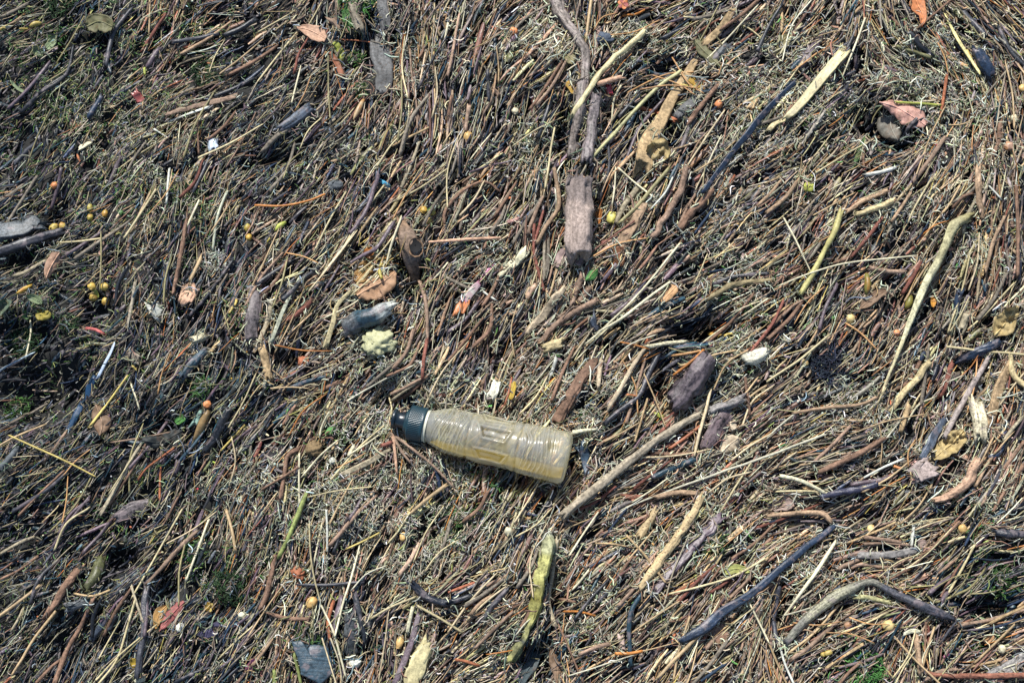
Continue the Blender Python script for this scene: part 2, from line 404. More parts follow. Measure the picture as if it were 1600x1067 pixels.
def hero_leaf(pts, widths, col, name, above, seed=0, rough=.08, mat=None, curl=.35):
    """a dead leaf as a closed thin sheet with a midrib part"""
    r = np.random.default_rng(seed + 77)
    pts = np.asarray(pts, float)
    length = np.linalg.norm(np.diff(pts, axis=0), axis=1).sum()
    n = int(np.clip(length / 2.2, 9, 34)); m = 11
    w = np.interp(np.linspace(0, 1, len(pts)), np.linspace(0, 1, len(widths)), widths)
    q = crom(np.column_stack([pts, w]), n)
    tg = np.gradient(q[:, :2], axis=0); tg /= np.linalg.norm(tg, axis=1, keepdims=True) + 1e-9
    nm = np.column_stack([-tg[:, 1], tg[:, 0]])
    s = np.linspace(0, 1, n)
    endw = np.clip(np.minimum(s, 1 - s) * 7, .35, 1) ** .6
    v = np.linspace(-1, 1, m)
    edge = 1 + (vnoise(s * n * .3 + seed, s * 0 + seed, 6) - .5) * .32
    edge2 = 1 + (vnoise(s * n * .3 + seed + 40, s * 0 + seed, 6) - .5) * .32
    half = q[:, 2] * .5 * endw
    off = np.where(v[None, :] < 0, edge[:, None], edge2[:, None]) * half[:, None] * v[None, :]
    px = q[:, None, 0] + nm[:, None, 0] * off; py = q[:, None, 1] + nm[:, None, 1] * off
    x, y, z, sc = place(q[:, 0], q[:, 1], 0.0)
    zb = .3 * z + .7 * np.polyval(np.polyfit(np.arange(n), z, 1), np.arange(n)) + above
    sgn = r.choice([-1, 1])
    k = half.mean() * SPX
    Z = zb[:, None] + k * (curl * (v[None, :] ** 2) * sgn + .25 * r.normal() * v[None, :]) + k * rough * 5 * (vnoise(px * .09 + seed, py * .09, 3) - .5) \
        + k * rough * 3 * (vnoise(px * .25 + seed, py * .25, 3) - .5) + k * .5 * r.normal() * (s[:, None] - .5) + k * .35 * (s[:, None] * 2 - 1) ** 2 + k * .35
    X, Y, _ = ray_xy(px, py, Z)
    top = np.stack([X, Y, Z], -1).reshape(-1, 3)
    bot = top.copy(); bot[:, 2] -= .0006
    V = np.vstack([top, bot]); nn = n * m
    i = np.arange(n - 1)[:, None] * m; j = np.arange(m - 1)[None, :]
    Ft = np.stack([i + j, i + m + j, i + m + j + 1, i + j + 1], -1).reshape(-1, 4)
    Fb = Ft[:, ::-1] + nn
    rim = np.concatenate([np.arange(m), np.arange(1, n) * m + m - 1, (n - 1) * m + np.arange(m - 2, -1, -1), np.arange(n - 2, 0, -1) * m])
    r2 = np.roll(rim, -1)
    Fr = np.column_stack([rim, r2, r2 + nn, rim + nn])
    cl = np.tile(np.array(col, float), (len(V), 1))
    vein = 1 + .25 * (vnoise(px * .2 + seed, py * .2, 9).reshape(-1) - .5)
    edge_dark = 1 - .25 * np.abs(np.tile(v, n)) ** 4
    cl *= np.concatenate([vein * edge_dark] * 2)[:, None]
    U = np.zeros((len(V), 2)); U[:, 0] = np.tile(np.tile(v, n), 2) * .5; U[:, 1] = np.tile(np.repeat(s * length * SPX, m), 2)
    org = top[nn // 2].copy()
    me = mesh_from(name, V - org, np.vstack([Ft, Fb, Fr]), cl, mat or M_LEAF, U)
    o = link(name, me); o.location = org
    if length > 16 and half.max() > 5:
        mid = top.reshape(n, m, 3)[:, m // 2, :][None] + [0, 0, .0004]
        rr = np.linspace(.0009, .0004, n)[None] * np.clip(half.max() / 11, .6, 1.3)
        Vv, Ff, cc, uu = batch_tubes(mid - org, rr, 5, np.array([col]) * 1.25)
        mo = link('midrib', mesh_from('midrib', Vv, Ff, cc, M_STRAW, uu), o)
    return o, top

def hero_ball(px, py, dx, dy, ang, col, name, mat=None, rough=.04, seed=0, above=0.0, squash=.88, stalk=True):
    """a fruit or stone: dx, dy its two diameters in photo pixels, ang the direction of dy in the picture (90 = upright)"""
    r = np.random.default_rng(seed + 5)
    nu, nv = (20, 12) if rough < .1 else (36, 22)
    x, y, z, s = place(px, py, 0.0)
    a, b = dx * s / 2, dy * s / 2
    c = min(a, b) * squash
    th = np.linspace(0, 2 * math.pi, nu, endpoint=False); ph = np.linspace(0, math.pi, nv + 1)[1:-1]
    X = np.sin(ph)[:, None] * np.cos(th); Z = np.sin(ph)[:, None] * np.sin(th); Y = np.repeat(np.cos(ph)[:, None], nu, 1)
    D = 1 + (vnoise(X * 2 + seed, Y * 2 + Z * 1.7, seed) - .5) * rough * 3 + (vnoise(X * 5 + seed + Z * 3, Y * 5 + Z * 4, seed + 2) - .5) * rough * 3
    V = np.stack([X * D * a, Y * D * b, Z * D * c], -1).reshape(-1, 3)
    V = np.vstack([V, [[0, b * .93, 0], [0, -b * .97, 0]]])
    rows = nv - 1
    i = np.arange(rows - 1)[:, None] * nu; j = np.arange(nu)[None, :]; j2 = (j + 1) % nu
    F = np.stack([i + j, i + j2, i + nu + j2, i + nu + j], -1).reshape(-1, 4)
    k = rows * nu; jj = np.arange(nu)
    F3 = np.vstack([np.column_stack([jj, np.full(nu, k), (jj + 1) % nu])[:, ::-1], np.column_stack([(rows - 1) * nu + jj, np.full(nu, k + 1), (rows - 1) * nu + (jj + 1) % nu])])
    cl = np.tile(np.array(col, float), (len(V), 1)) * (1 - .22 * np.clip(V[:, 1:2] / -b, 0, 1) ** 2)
    U = np.column_stack([V[:, 0] / a, V[:, 1]])
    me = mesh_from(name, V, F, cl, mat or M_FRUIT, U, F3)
    o = link(name, me)
    zc = z + c * .55 + above
    X0, Y0, _ = ray_xy(px, py, zc)
    o.location = (float(X0), float(Y0), float(zc))
    o.rotation_euler = (r.normal(0, .2), r.normal(0, .2), math.radians(ang - 90))
    if stalk and min(dx, dy) >= 11:
        Pn = np.array([[[0, b * .8, c * .1], [0, b * 1.02, c * .15], [a * .12, b * 1.16, c * .2]]])
        Vv, Ff, cc, uu = batch_tubes(Pn, np.array([[.0009, .0008, .0006]]), 6, np.array([[.10, .06, .03]]))
        link('stalk', mesh_from('stalk', Vv, Ff, cc, M_BARK, uu), o)
    return o

DATA = '''
# kind;col;widths;points;desc;opts
tw;gbrown;5;0,28 20,18 45,5;;
pd;yellow;7;0,46 9,44;yellow bud-like pod cut off by the debris edge;
pd;yellow;8;33,46 44,47;stubby yellow pod with darker end;
pd;yellow;8;47,43 55,38 65,36;curved yellow pod with round tip;
sw;olive;2.5;132,25 112,62 88,100;;
lf;dolive;26;136,42 155,34 176,42;dark olive curled leaf over a shaded hollow;lift=4
lf;pgreen;15;52,74 60,82 68,84;pale green leaf half;
lf;pgreen;12;72,76 80,68 87,56;pale green curled leaf half;
sw;tan;3;234,-4 234,28 233,55;;
tw;tan;2.5;252,-5 251,14 249,26;;
pd;ygreen;7;225,106 226,118;small yellow green seed pod;
pl;red;13;213,147 222,160;small red rag-like scrap;flat=.5,rough=.2
bk;pbrown;8,7,5;370,151 315,164 258,179;pinkish brown bark strip with frayed end;flat=.5,lift=5
sw;white;4,3;325,168 295,178 262,191;bleached white split straw;lift=5,flat=.5
tw;tan;3;262,135 244,145 228,160;;
sw;white;3;240,201 262,215;short white splinter;
pl;lblue;15;331,219 333,236;white folded plastic scrap with dark lines;flat=.6
ch;cream;7;123,233 141,223;small cream wood splinter;
tw;black;8;350,55 375,45 402,30;;
tw;charcoal;7;270,66 310,60 345,52;;
tw;navy;8;160,150 150,166 138,184;;
tw;purple;8;250,75 240,88 230,106;;
st;charcoal;8;62,216 45,236 22,256;;
sw;brown;2.5;400,175 378,222 353,262;;
sw;straw;2.5;262,215 222,238 185,264;;
tw;brown;3.5;311,175 309,205 310,242;;
lf;pgreen;5;16,126 30,140 46,146;narrow pale green blade;
mt;dgreen;22;318,118;green moss tuft;
mt;dgreen;26;95,8;dark green moss tuft;
mt;green;18;85,62;bright green moss tuft;
# B
lf;peach;6,20,22;464,43 485,48 509,61;peach brown dead leaf with pointed tip;lift=5
lf;rust;9;515,82 525,96 536,120;narrow rust orange leaf;lift=3
lf;ygreen;14;519,68 528,78 534,95;small yellow green leaf;
bk;scale;17,15;597,-5 601,22 604,50;grey scaly twig standing upright;rough=.12
bk;scale;26,28,22;592,72 597,105 596,145;scaly dark bark slab;flat=.4,rough=.18
st;tangrey;13,14;551,6 557,28 565,48;stubby grey tan stick;
ch;green;12;542,16 545,32 549,46;green bark chip;flat=.5
bk;pbrown;18;520,28 533,42;pinkish bark flake;flat=.3
sw;straw;2.5;470,12 436,32 401,52;;
sw;straw;3;465,50 432,90 401,130;;
sw;cream;3;470,105 462,135 455,165;;
sw;straw;2.5;502,5 488,30 476,50;;
tw;rust;2.2;530,62 565,65 602,71;;
pd;tan;8,9,6;568,155 560,172 553,188;tan pod split into segments;
sw;straw;2.2;560,160 546,178 530,196;;
sw;cream;4,3;700,36 695,62 688,88;;
tw;pbrown;3.5;640,78 645,125 651,165 652,202;;
tw;purple;3;676,140 677,190 672,242;;
sw;tan;3;679,140 680,190 675,225;;
st;slate;13,18,16;437,204 462,188 487,168;blackened log piece with dull slate sheen;rough=.08
tw;gbrown;8;456,198 432,216 410,236;;
fr;yelor;14,18;731,214;yellow oval fruit with orange base;a=80
tw;olive;4;612,195 600,214 590,242;;
tw;tan;4;670,200 640,214 612,229;;
sw;cream;3;505,222 492,244 478,267;;
sw;cream;2.2;768,209 750,230 733,252;;
tw;charcoal;6;762,112 763,135 765,158;;
tw;pbrown;7;770,140 780,150;;
tw;pbrown;7;733,165 727,205;;
tw;brown;5;705,150 700,190;;
tw;brown;5;655,92 665,70;;
mt;green;16;560,142;bright green moss tuft;
mt;green;14;555,92;small bright green moss sprig;
# C
st;barkg;19,18,15,14,15;866,-2 882,32 903,62 914,95 913,135;thick furrowed branch with peeling grey bark;rough=.16,lift=3
st;barkg;17,18,17;911,128 905,180 895,245;grey brown broken branch below the furrowed branch;rough=.14,lift=1
st;purpg;19,17,18;930,146 926,190 917,250;purple grey branch with split upper end;rough=.16,lift=1
st;straws;9,8.5,9;1007,50 942,110 894,182;smooth tan stick lying across the branches;lift=14
sw;oliv2;6,6,5;1064,112 1022,142 970,198 921,252;long pale olive cane;lift=10
tw;cream;3.5;868,16 835,48 800,76;;
tw;pbrown;5;885,94 862,135 838,165;;lift=6
tw;brown;5;878,95 850,140 826,172;;lift=5
st;peach;5,6,5;870,38 848,62 820,90;;
fl;orange;18;974,6;orange petalled flower scrap with red edges;
sn;slate;24,18;945,60;blue grey stone chip;
fr;orange;12,14;803,50;orange crumpled berry;a=90
rd;tan;10,11,12;1145,16 1125,45 1100,72;tan flattened stalk, upper piece;lift=4,flat=.5
rd;tan;11,13,15,18,28,30;1090,90 1070,122 1050,156 1032,192 1016,222 1007,262;broad tan stalk widening towards its lower end;lift=3,flat=.4
lf;dolive;5,17,14,3;1083,60 1095,75 1110,90 1127,106;olive folded leaf with pointed ends;lift=8
lf;ochre;18;1075,126 1087,135 1098,142;ochre yellow leaf under needles;
fr;orange;12,13;1123,163;round orange berry;a=90
lf;crump;34;1018,222 1030,236 1040,250;crumpled tan leaf;lift=6,rough=.25
nd;onee;2.5;1084,113 1040,117 980,145;;lift=12
nd;onee;2.5;1090,138 1045,134 1000,140;;lift=12
nd;onee;2.3;1085,148 1060,132 1020,118;;lift=12
nd;onee;2.3;1050,90 1075,130 1100,146;;lift=12
st;purple;8,12,10;1284,52 1270,75 1248,108;purple black strip end;flat=.5
st;navy;7,10,11,9,7;1242,128 1205,166 1175,200 1140,245 1098,302;long blue black strip of kelp stalk;flat=.35,lift=12,rough=.05
sw;white;3;1196,171 1180,186 1163,202;;
fr;cream;11,12;805,174;round cream berry;a=90
bk;scale;16;1092,150 1076,165 1058,182;grey rough bark chunk;rough=.2
st;brown;7;1120,136 1098,162 1076,192;;lift=4
tw;peach;8;972,121 952,127 933,134;pinkish tan stub pointing at the red scrap;lift=8
pl;crimson;9;950,132 954,148;crimson scrap tucked behind the stub;flat=.6
ch;ppink;9;947,150 949,176;pale pink wood splinter;
tw;cream;3,3.5,2.5;971,134 959,158 956,196;;lift=5
st;rust;7,7.5;1000,168 1028,177 1056,189;;lift=4
pl;white;4,2;937,172 938,188 941,203;shiny white sliver beside the purple branch;
tw;straw;3;1100,146 1075,126 1048,107;;
sw;tan;5,4.5;924,-4 920,30 915,66;;lift=5
tw;gbrown;6;1080,30 1112,24 1142,12;;lift=3
nd;straw;2.4;1130,32 1165,42 1192,62;;
tw;black;8;862,158 850,185 840,216;;
lf;olive;16;868,72 885,85 897,98;small curled olive brown leaf;
lf;ochre;12;886,128 893,136 898,146;tattered yellow olive leaf bit;
tw;black;7;1035,62 1055,50 1075,42;;
tw;oran;4;975,25 995,22 1008,16;;
st;slateg;14;1138,72 1125,85 1112,98;grey lichen covered stick under the olive leaf;rough=.12
tw;tan;4;1010,258 1030,262 1050,256;;
ch;tan;10;1184,152 1172,170;;
# D
rd;straws;17,16,14,12;1320,78 1292,112 1262,148 1231,184;wide pale split reed;lift=8,flat=.3
rd;straw;9,8;1233,184 1212,190 1200,205;frayed base of the split reed;flat=.5,lift=4
sw;cream;3,3.5,2;1352,28 1335,75 1316,122;;lift=8
lf;orange;22,24,14,3;1430,-6 1434,8 1442,24 1440,42;bright orange dead leaf at the debris edge;lift=6
sw;butter;2,5,4;1476,22 1496,62 1532,116;pointed butter yellow grass blade;lift=8,flat=.5
rd;dolive;8,9,7;1488,14 1508,32 1528,52;dull olive reed stub;flat=.5
st;charcoal;9;1500,12 1518,34 1540,56;;
st;navy;15,18,16;1527,80 1538,98 1549,118;blue black rounded stub;lift=5,rough=.09
pd;yellow;7;1510,78 1518,92;small yellow husk;
lf;pink;4,26,34,22;1374,160 1400,168 1425,182 1446,196;large pale pink dead leaf over a dark hollow;lift=8
lf;greyleaf;28,38,20;1393,180 1392,198 1402,220;grey brown leaf standing in the hollow;lift=0
sw;ygreen;4;1400,160 1435,162 1470,165;;lift=6
fr;cream;13,13;1585,186;round off-white berry;a=90
fr;peach;15,16;1576,229;dull peach berry;a=90
fr;yelor;12,14;1598,139;yellow berry at the debris edge;a=90
tw;rust;5;1479,118 1474,150 1470,182;;lift=5
lf;olive;6,14,4;1235,52 1222,66 1213,88;olive brown folded leaf;
tw;gbrown;3;1582,100 1560,126 1540,150;;lift=6
tw;tan;5;1221,16 1221,52;;
nd;onee;3;1278,82 1258,98 1238,112;;lift=4
tw;brown;4;1486,0 1460,22 1434,44;;lift=9
st;brown;7,8,6;1562,192 1560,220 1548,250;;
lf;green;4,9,4;1352,212 1344,235 1332,264;slim green blade;
tw;brown;4;1350,264 1350,232 1362,218 1378,216;;
st;black;9;1420,52 1440,72 1458,88;;
st;black;8;1410,88 1430,96;;
tw;dolive;6;1398,72 1425,80 1455,90;;
sw;straw;3;1545,-5 1560,10 1580,22;;
bk;pbrown;20;1372,128 1396,132;peach brown bark flake;flat=.3
st;navy;6;1240,128 1222,150 1200,172;;
# E
bk;slateg;30,27,24;-12,368 30,358 62,348;flat slate grey driftwood slab;flat=.35,lift=6
st;charcoal;13,15,12;-10,396 40,380 106,360;long charcoal black stick under the slab;lift=3,rough=.08
fr;orange;12,12;85,290;small glossy orange berry;a=90
fr;yellow;13,15;84,356;left-leaning yellow fruit;a=40
fr;yellow;12,14;98,354;yellow fruit touching its twin;a=110
fr;olive2;10,13;140,325;dull olive yellow fruit, upper;a=90
fr;olive2;10,11;141,340;dull olive yellow fruit, lower;a=90
fr;ochre;9,13;164,334;ochre oval fruit;a=90
fr;green;8,9;189,333;green round seed;a=90
sw;straw;3.5;92,379 125,377 160,373;;lift=5
lf;peach;10,24,18,5;94,394 86,406 78,420 71,437;tan curled dead leaf;lift=5
fr;ygold;12,14;143,447;golden fruit, top of the cluster;a=90
fr;ygold;12,15;163,448;golden fruit, upper side of the cluster;a=10
fr;ygold;13,14;146,464;golden fruit, lowest of the cluster;a=70
fr;peach;8,10;169,459;peach fruit in the golden cluster;a=80
fr;ygold;12,13;165,471;golden fruit apart from the cluster;a=90
lf;ygreen;8;147,452 152,466;small yellow bract in the fruit cluster;
pd;ochre;7;27,459 38,452 50,445;ochre yellow husk;
lf;pgreen;4,14,8;40,462 52,466 66,474;pale green leaf scrap;lift=4
lf;sage;40,46;-8,478 4,490;large dull green leaf at the debris edge;
lf;olive2;18;56,490 70,492 76,486;crinkled yellow olive leaf;rough=.3
lf;green;14;36,490 46,494;small green leaf;
tw;red;5;135,512 150,516 163,523;;
sw;white;4,3.5;265,262 262,290 260,318;;lift=5
sw;straw;4;244,296 218,336 194,372;;lift=5
sw;tan;4;236,300 220,330 205,362;;lift=3
sw;cream;3.5,3;311,313 296,345 282,376;;lift=5
st;brown;6,7,5;292,345 286,380 278,420 270,460;;lift=4
ch;peach;24,18;300,452 290,470;peach coloured bark chip;flat=.3
pl;white;18;240,480 250,492;crumpled whitish petal;flat=.4,rough=.2
mt;greyw;24;337,412;pale grey feathery tuft;
fr;olive2;11,13;387,356;dull yellow fruit above its twin;a=90
fr;ochre;10,12;389,371;ochre fruit below its twin;a=90
pd;yellow;7;370,467 367,477;yellow split pod, upper half;
pd;yellow;7;364,480 358,490;yellow split pod, lower half;
sw;lichen;4.5;354,300 340,340 332,392;;
st;tangrey;6,5;212,440 206,475 200,508;;
st;gtan;6,7;72,408 50,420 25,432;;
sw;tan;6;315,402 305,422 297,440;stubby tan cane end;
bk;purpg;18,21,18;400,452 397,490 393,532;purple grey flat bark strip;flat=.35,lift=3
ch;cream;12,10;304,531 322,524;cream wood end;
st;brown;3,4;282,415 276,445;;
sw;cream;3;40,560 48,520 47,497;;
st;purple;6;96,262 88,300 80,328;;
st;gbrown;6;36,290 16,305 -5,316;;
mt;dgreen;26;35,535;dark green leafy tangle;
mt;dgreen;18;108,505;dull green moss patch;
# F
nd;oran;3.5;398,321 440,322 480,314 508,303;long rust orange arched needle;lift=9
st;purple;6,7,6;592,272 578,315 562,345 546,365;;lift=6
st;purpb;6,7,6,4;616,348 592,384 570,398 547,411;purple brown twig lying over the reeds;lift=14
sw;cream;3.5,4,3;628,338 613,378 604,412;;lift=17
bk;barkb/barkg/barkb;14,28,26,16,6;630,352 636,375 643,402 648,430 652,452;brown bark curl around a dark knot hole;rough=.1,lift=5
ho;black;22,27;650,388;round dark knot hole ring;
lf;bowl;26,40,38,14;558,462 578,450 602,438 618,425;broad bowl-shaped tan pink leaf;lift=2
pd;yellow;9;599,404 594,417;lichened yellow bud, upper;lift=8
pd;olive2;9;592,422 596,436;lichened yellow bud, lower;lift=8
lf;oran;16;572,388 580,400;small orange brown leaf;lift=8
rd;straw;4,6,7,8;583,416 555,448 528,476 520,506 508,540;straw coloured reed with kinked middle;lift=12,flat=.5
nd;straw;2.5;612,400 585,430 548,462;;lift=14
nd;straw;2.5;625,355 590,400 560,425;;lift=12
st;greyb/tealb/tealb/greyw;24,29,28,20;538,512 562,500 588,492 608,480;thick blackened wood block with blue sheen;rough=.12,lift=4
lump;foam;46,42;592,535;white pitted foam lump;
fr;ochre;11,12;662,328;ochre fruit, top of the trio;a=60
fr;olive2;11,13;675,331;tan olive fruit of the trio;a=90
fr;ygold;12,11;671,346;golden fruit, bottom of the trio;a=10
pd;ygreen;8,9,6;446,348 437,353 429,361;lemon yellow moss covered pod;
pd;olive2;5;422,372 415,382;;
rd;lichen;4,6,6;468,434 445,478 423,535;pale fraying reed;lift=6,flat=.5
st;gtan;8,9;425,472 418,500 405,535;;
st;dred;9,8;490,470 468,486 448,500;;
tw;peach;4,5,5,4;671,378 710,375 745,374 782,372;straight peach brown twig;lift=8
tw;pbrown;6,6,5;657,440 665,468 667,500 669,535;;lift=4
pl;magenta/white/magenta;7,12,11;750,441 738,455 726,470;magenta and white packaging strip;flat=.25,lift=7
pl;orange;13,14;727,470 717,490;orange end of torn packaging;flat=.3,lift=6
pl;pinkw;9;767,418 758,430;small pink packaging shred;flat=.4
sw;white;4,3;754,455 765,462 777,470;;lift=6
pl;cyan;7;599,284 606,289;tiny cyan plastic bead;
sn;slateg;22,18;524,290;rough grey stone;
tw;black;8,9;455,408 430,425 402,444;;
tw;brown;4,5,4,4;694,350 695,330 722,298 757,284 780,300;;lift=4
rd;cream;9,8;806,405 792,420 780,432;;flat=.5
st;pbrown;4,6;596,455 566,470 540,492;;
st;black;8;500,415 470,440 440,470;;
st;slate;7;590,270 582,300 560,330;;
sw;straw;3;600,290 560,345 530,400;;lift=5
sw;straw;3;540,300 515,345 490,395;;lift=5
sw;cream;3;570,330 545,375 500,432;;lift=6
fr;peach;8,8;619,374;tiny peach berry in shade;a=0
lf;ochre;14;610,398 622,408;small tan flower-like husk;rough=.3
sw;cream;3;700,410 688,425 678,436;;
st;gbrown;5;690,430 740,455;;
st;purple;6;745,475 725,500 700,520;;
# G
stump;purpg/stump/stump/stump;36,38,41,40,34;904,280 903,315 903,350 904,382 906,400;warty pinkish grey stump;rough=.15,lift=6
lf;stumpl;20,24,14;886,390 878,404 872,418;pinkish flat flake below the stump;lift=3
lf;stumpl;12,12;910,398 902,414;narrow pink flake below the stump;lift=3
fr;lemon;16,22;956,341;lemon yellow oval fruit;a=85
lf;oran;16,4;934,326 936,350;orange dry husk beside the stump;lift=3
tw;tanb;6,7,6;866,262 872,300 871,326 854,352 838,382;kinked tan brown twig;lift=7
st;pkbrn;9,11,10,9,9;1072,262 1065,292 1050,322 1035,345 1020,372;stout pinkish brown stick;lift=6
ch;pwood;6,12,11,7;884,448 865,470 845,497 824,522;pale torn wood splinter;lift=7,flat=.5,rough=.12
ch;lichen;6,8,6;890,458 872,488 850,512;grey splinter behind the pale one;flat=.5
st;pkbrn;8,10,9,9;935,468 900,486 868,508 842,536;thick pinkish brown twig, lower end sunken;lift=6
lf;vgreen;4,15,5;915,438 925,430 934,421;bright green leaf scrap;lift=6
lf;rustl;18,20,8;968,385 968,402 972,416;rust brown folded leaf;lift=3
lf;peacho;15,16,10;1057,446 1046,458 1034,472;peach orange leaf scrap;lift=6
sw;cream;3.5;1063,380 1010,445 968,490 915,538;;lift=12
sw;cream;4,5,3;1047,440 1000,476 968,500 932,520;long cream grass stem;lift=12
st;black;8,7;1110,445 1150,432 1200,428;;lift=2
st;olbrn;9,9,8;1108,466 1150,444 1205,438;;lift=4
sw;cream;3;1200,467 1165,490 1135,508 1098,535;;lift=5
pet;creamg;6,10,16;800,418 809,408 817,394;cream horn shaped husk;lift=5
pd;ochre;9,8;1108,520 1120,524 1128,524;ochre curved pod;lift=4
pd;yellow;8;1131,525 1144,520;yellow pod tip beside the ochre pod;lift=4
tw;cream;6,7;1072,534 1045,537 1010,542;;lift=5
bk;tanb;14,18,14;1005,318 990,345 972,378 965,398;broad tan bark plank;flat=.4,lift=2
sw;olive;6,6;1046,262 1005,312 968,350;;lift=7
nd;dred;3;992,345 950,375 912,402;;lift=8
tw;gbrown;6;848,308 826,340 800,380;;lift=3
tw;dred;5;834,350 836,400 850,455;;
tw;tangrey;5;851,350 850,400 850,438;;
sw;cream;3;962,262 960,290 956,322;;lift=8
sw;cream;3;966,262 990,284 1023,310;;lift=9
sw;white;3;1051,278 1040,300 1015,328;;lift=8
tw;gtan;10,9,8;1000,290 975,325 962,350;;
st;brown;12,12;1112,300 1080,335 1062,360;;
st;pbrown;9,8;910,432 900,452 893,475;;lift=3
st;pbrown;10,9;922,448 912,462 903,475;;lift=2
tw;cream;3;907,410 914,438;;lift=4
st;slate;12,9;925,498 932,515;;
tw;purple;7;1010,450 985,470 955,495;;
nd;tan;3;1010,504 1040,485;;
# H
hero;olive/herost/herost/canet;14,14,13,12,11,9,6,3;1514,341 1494,352 1478,382 1460,418 1440,455 1425,495 1408,540 1378,616;long pale bleached stick with bent top end;lift=14,knot=1
rd;cane;8,9,7,9,8;1314,330 1304,362 1288,392 1272,424 1252,458;jointed olive yellow cane;lift=10,node=1
sw;cream;3,3,2;1224,340 1248,385 1270,432;;lift=11
nd;cream;2.5,3,2.5;1216,447 1275,424 1330,410 1434,399;long thin pale arched stem;lift=16
st;canet;8,9,8;1396,312 1368,326 1338,335;short olive tan stick with cut end;lift=8
st;tanb;7,7;1388,298 1355,312 1322,330;;lift=4
st;tanb;9,9,8;1528,262 1530,300 1534,342;;lift=8
sw;white;3;1545,291 1565,312;;lift=5
st;brown;5,6,5;1588,290 1590,350 1590,432;;lift=6
tw;tanb;5,6,6;1570,338 1554,376 1540,425;;lift=5
lf;lime;14,16,6;1256,292 1266,292 1272,289;lime yellow leaf scrap;lift=5
pd;olpod;8,11,8;1354,427 1355,445 1353,460;olive green pod standing upright;lift=3
lf;brleaf;6,16,14,3;1343,482 1358,470 1372,460 1390,452;brown lance shaped leaf;lift=5
pd;olpod;10,12,8;1423,462 1419,474 1413,482;short olive pod in shade;lift=1
lf;orleaf;9,10,4;1458,462 1459,470 1458,480;orange curled husk;lift=3
fr;yelcr;14,15;1329,498;cream yellow berry;a=70
fr;orange;10,11;1401,520;small orange berry beside the bleached stick;a=90
fr;vgreen;8,8;1301,496;tiny green bead-like seed;a=90
lf;crump;14,34,26,10;1554,524 1568,508 1580,492 1590,478;crumpled tan leaf with scalloped edge;lift=4,rough=.25
tw;pbrown;7;1360,418 1388,424 1413,426;;lift=3
st;navy;10,9;1500,455 1495,478 1491,502;;
tw;dred;6,6;1438,412 1424,436 1410,460;;lift=4
tw;dred;6,5;1378,342 1355,372 1330,402;;lift=3
tw;brown;5;1345,385 1330,400 1302,412;;
tw;tanb;6,6;1245,285 1225,312 1198,332;;lift=5
tw;purple;6;1308,445 1290,480 1280,515;;lift=3
tw;brown;6;1270,442 1240,490 1200,530;;lift=4
tw;tanb;5;1422,300 1410,322 1392,346;;lift=3
sw;tan;3;1500,290 1480,325 1470,335;;lift=5
sw;straw;3;1585,442 1540,490 1512,515;;lift=5
sw;straw;3;1455,280 1430,322 1418,350;;lift=5
tw;brown;7;1200,512 1235,480;;
st;gtan;12;1512,490 1500,515;;
tw;brown;5;1520,302 1505,308 1488,325;;lift=4
nd;onee;3;1322,505 1345,520 1370,545;;lift=6
tw;greyw;6;1352,275 1376,268 1400,262;;
# I
pl;lblue;3,5,5;180,536 170,556 152,590;white to blue plastic strip;flat=.3,lift=6
pl;navyb;9,10,7;147,592 140,606 136,622;dark blue plastic flake;flat=.3,lift=3
pl;navyb;8,9,8;128,632 118,650 106,672;dark blue shred of plastic;flat=.3,lift=2
lf;brleaf;10,26,28,8;150,632 156,648 160,664 156,680;tan brown leaf under straws;lift=2
sw;ystraw;3.5;199,588 170,628 143,664;;lift=8
sw;ystraw;3;165,634 148,655 138,668;;lift=7
sw;ystraw;3,3.5,2.5;14,680 60,701 100,719 150,745;long yellow straw lying against the grain;lift=9
rd;gtan;4,6,6;220,693 192,742 176,772 157,804;grey tan split reed;lift=7,flat=.5
fr;orange;12,13;324,632;orange berry with split skin;a=90
pd;tanpod;12,14,9;326,642 316,660 304,688;tan brown capsule lying below the orange berry;lift=5
ch;teal;8,11;314,642 304,664;pale teal bark chip;flat=.4
lf;vgreen;12;274,660 288,651;bright green rounded leaf;lift=4
mt;green;18;317,605;green feathery moss tuft;
st;black;12,15,12;357,640 342,672 322,706;;
bk;purpg;14,20,12;182,806 206,794 234,785;purple grey slate-like bark;flat=.35,lift=4
st;tealb;12,14,10;282,588 300,570 322,545;dark teal weathered strip;
tw;pbrown;3;174,691 220,684 266,675;;lift=5
lf;dark;20;222,688 252,690 286,672;dark limp leaf;
pd;yellow;6;207,572 214,579;tiny yellow bud;
nd;yellow;3.5;345,704 362,686 382,664;;lift=4
tw;rust;3.5;272,700 246,718 228,732 215,750;;lift=4
tw;rust;3.5;251,728 249,782;;
sw;cream;3;205,600 212,620 218,640;;
sw;gtan;3;290,545 270,590 240,605;;
st;gbrown;4;75,630 50,645 15,662;;
st;lblueg;3;0,578 30,562 55,550;;
tw;pbrown;5;105,672 85,700 66,722;;
bk;gbrown;14;200,555 218,560;flat grey brown bark shard;flat=.3
st;slateg;10;0,735 15,715 28,700;;
st;purple;9;262,745 275,735 278,720;;
mt;green;20;30,640;small green moss tuft;
# J
st;tealb;7,8,6;450,607 478,597 506,589;blackish teal stick;lift=4
lump;rust;17,16;474,565;rust brown gall;
st;tan;14,12;409,540 414,560 420,592;curled tan bark end;
ch;cream;7,6;553,697 545,712;white cream husk;lift=4
lf;vgreen;4,12,4;508,678 517,672 524,668;vivid green leaf sliver;lift=4
nest;nestb;26;491,700;round brown fibrous nut;
tw;pbrown;6,4,3.5;612,678 645,702 680,730 710,762;pinkish twig fanning out from the bottle cap;lift=8
tw;peach;6,3.5;614,680 617,705 620,740;;lift=9
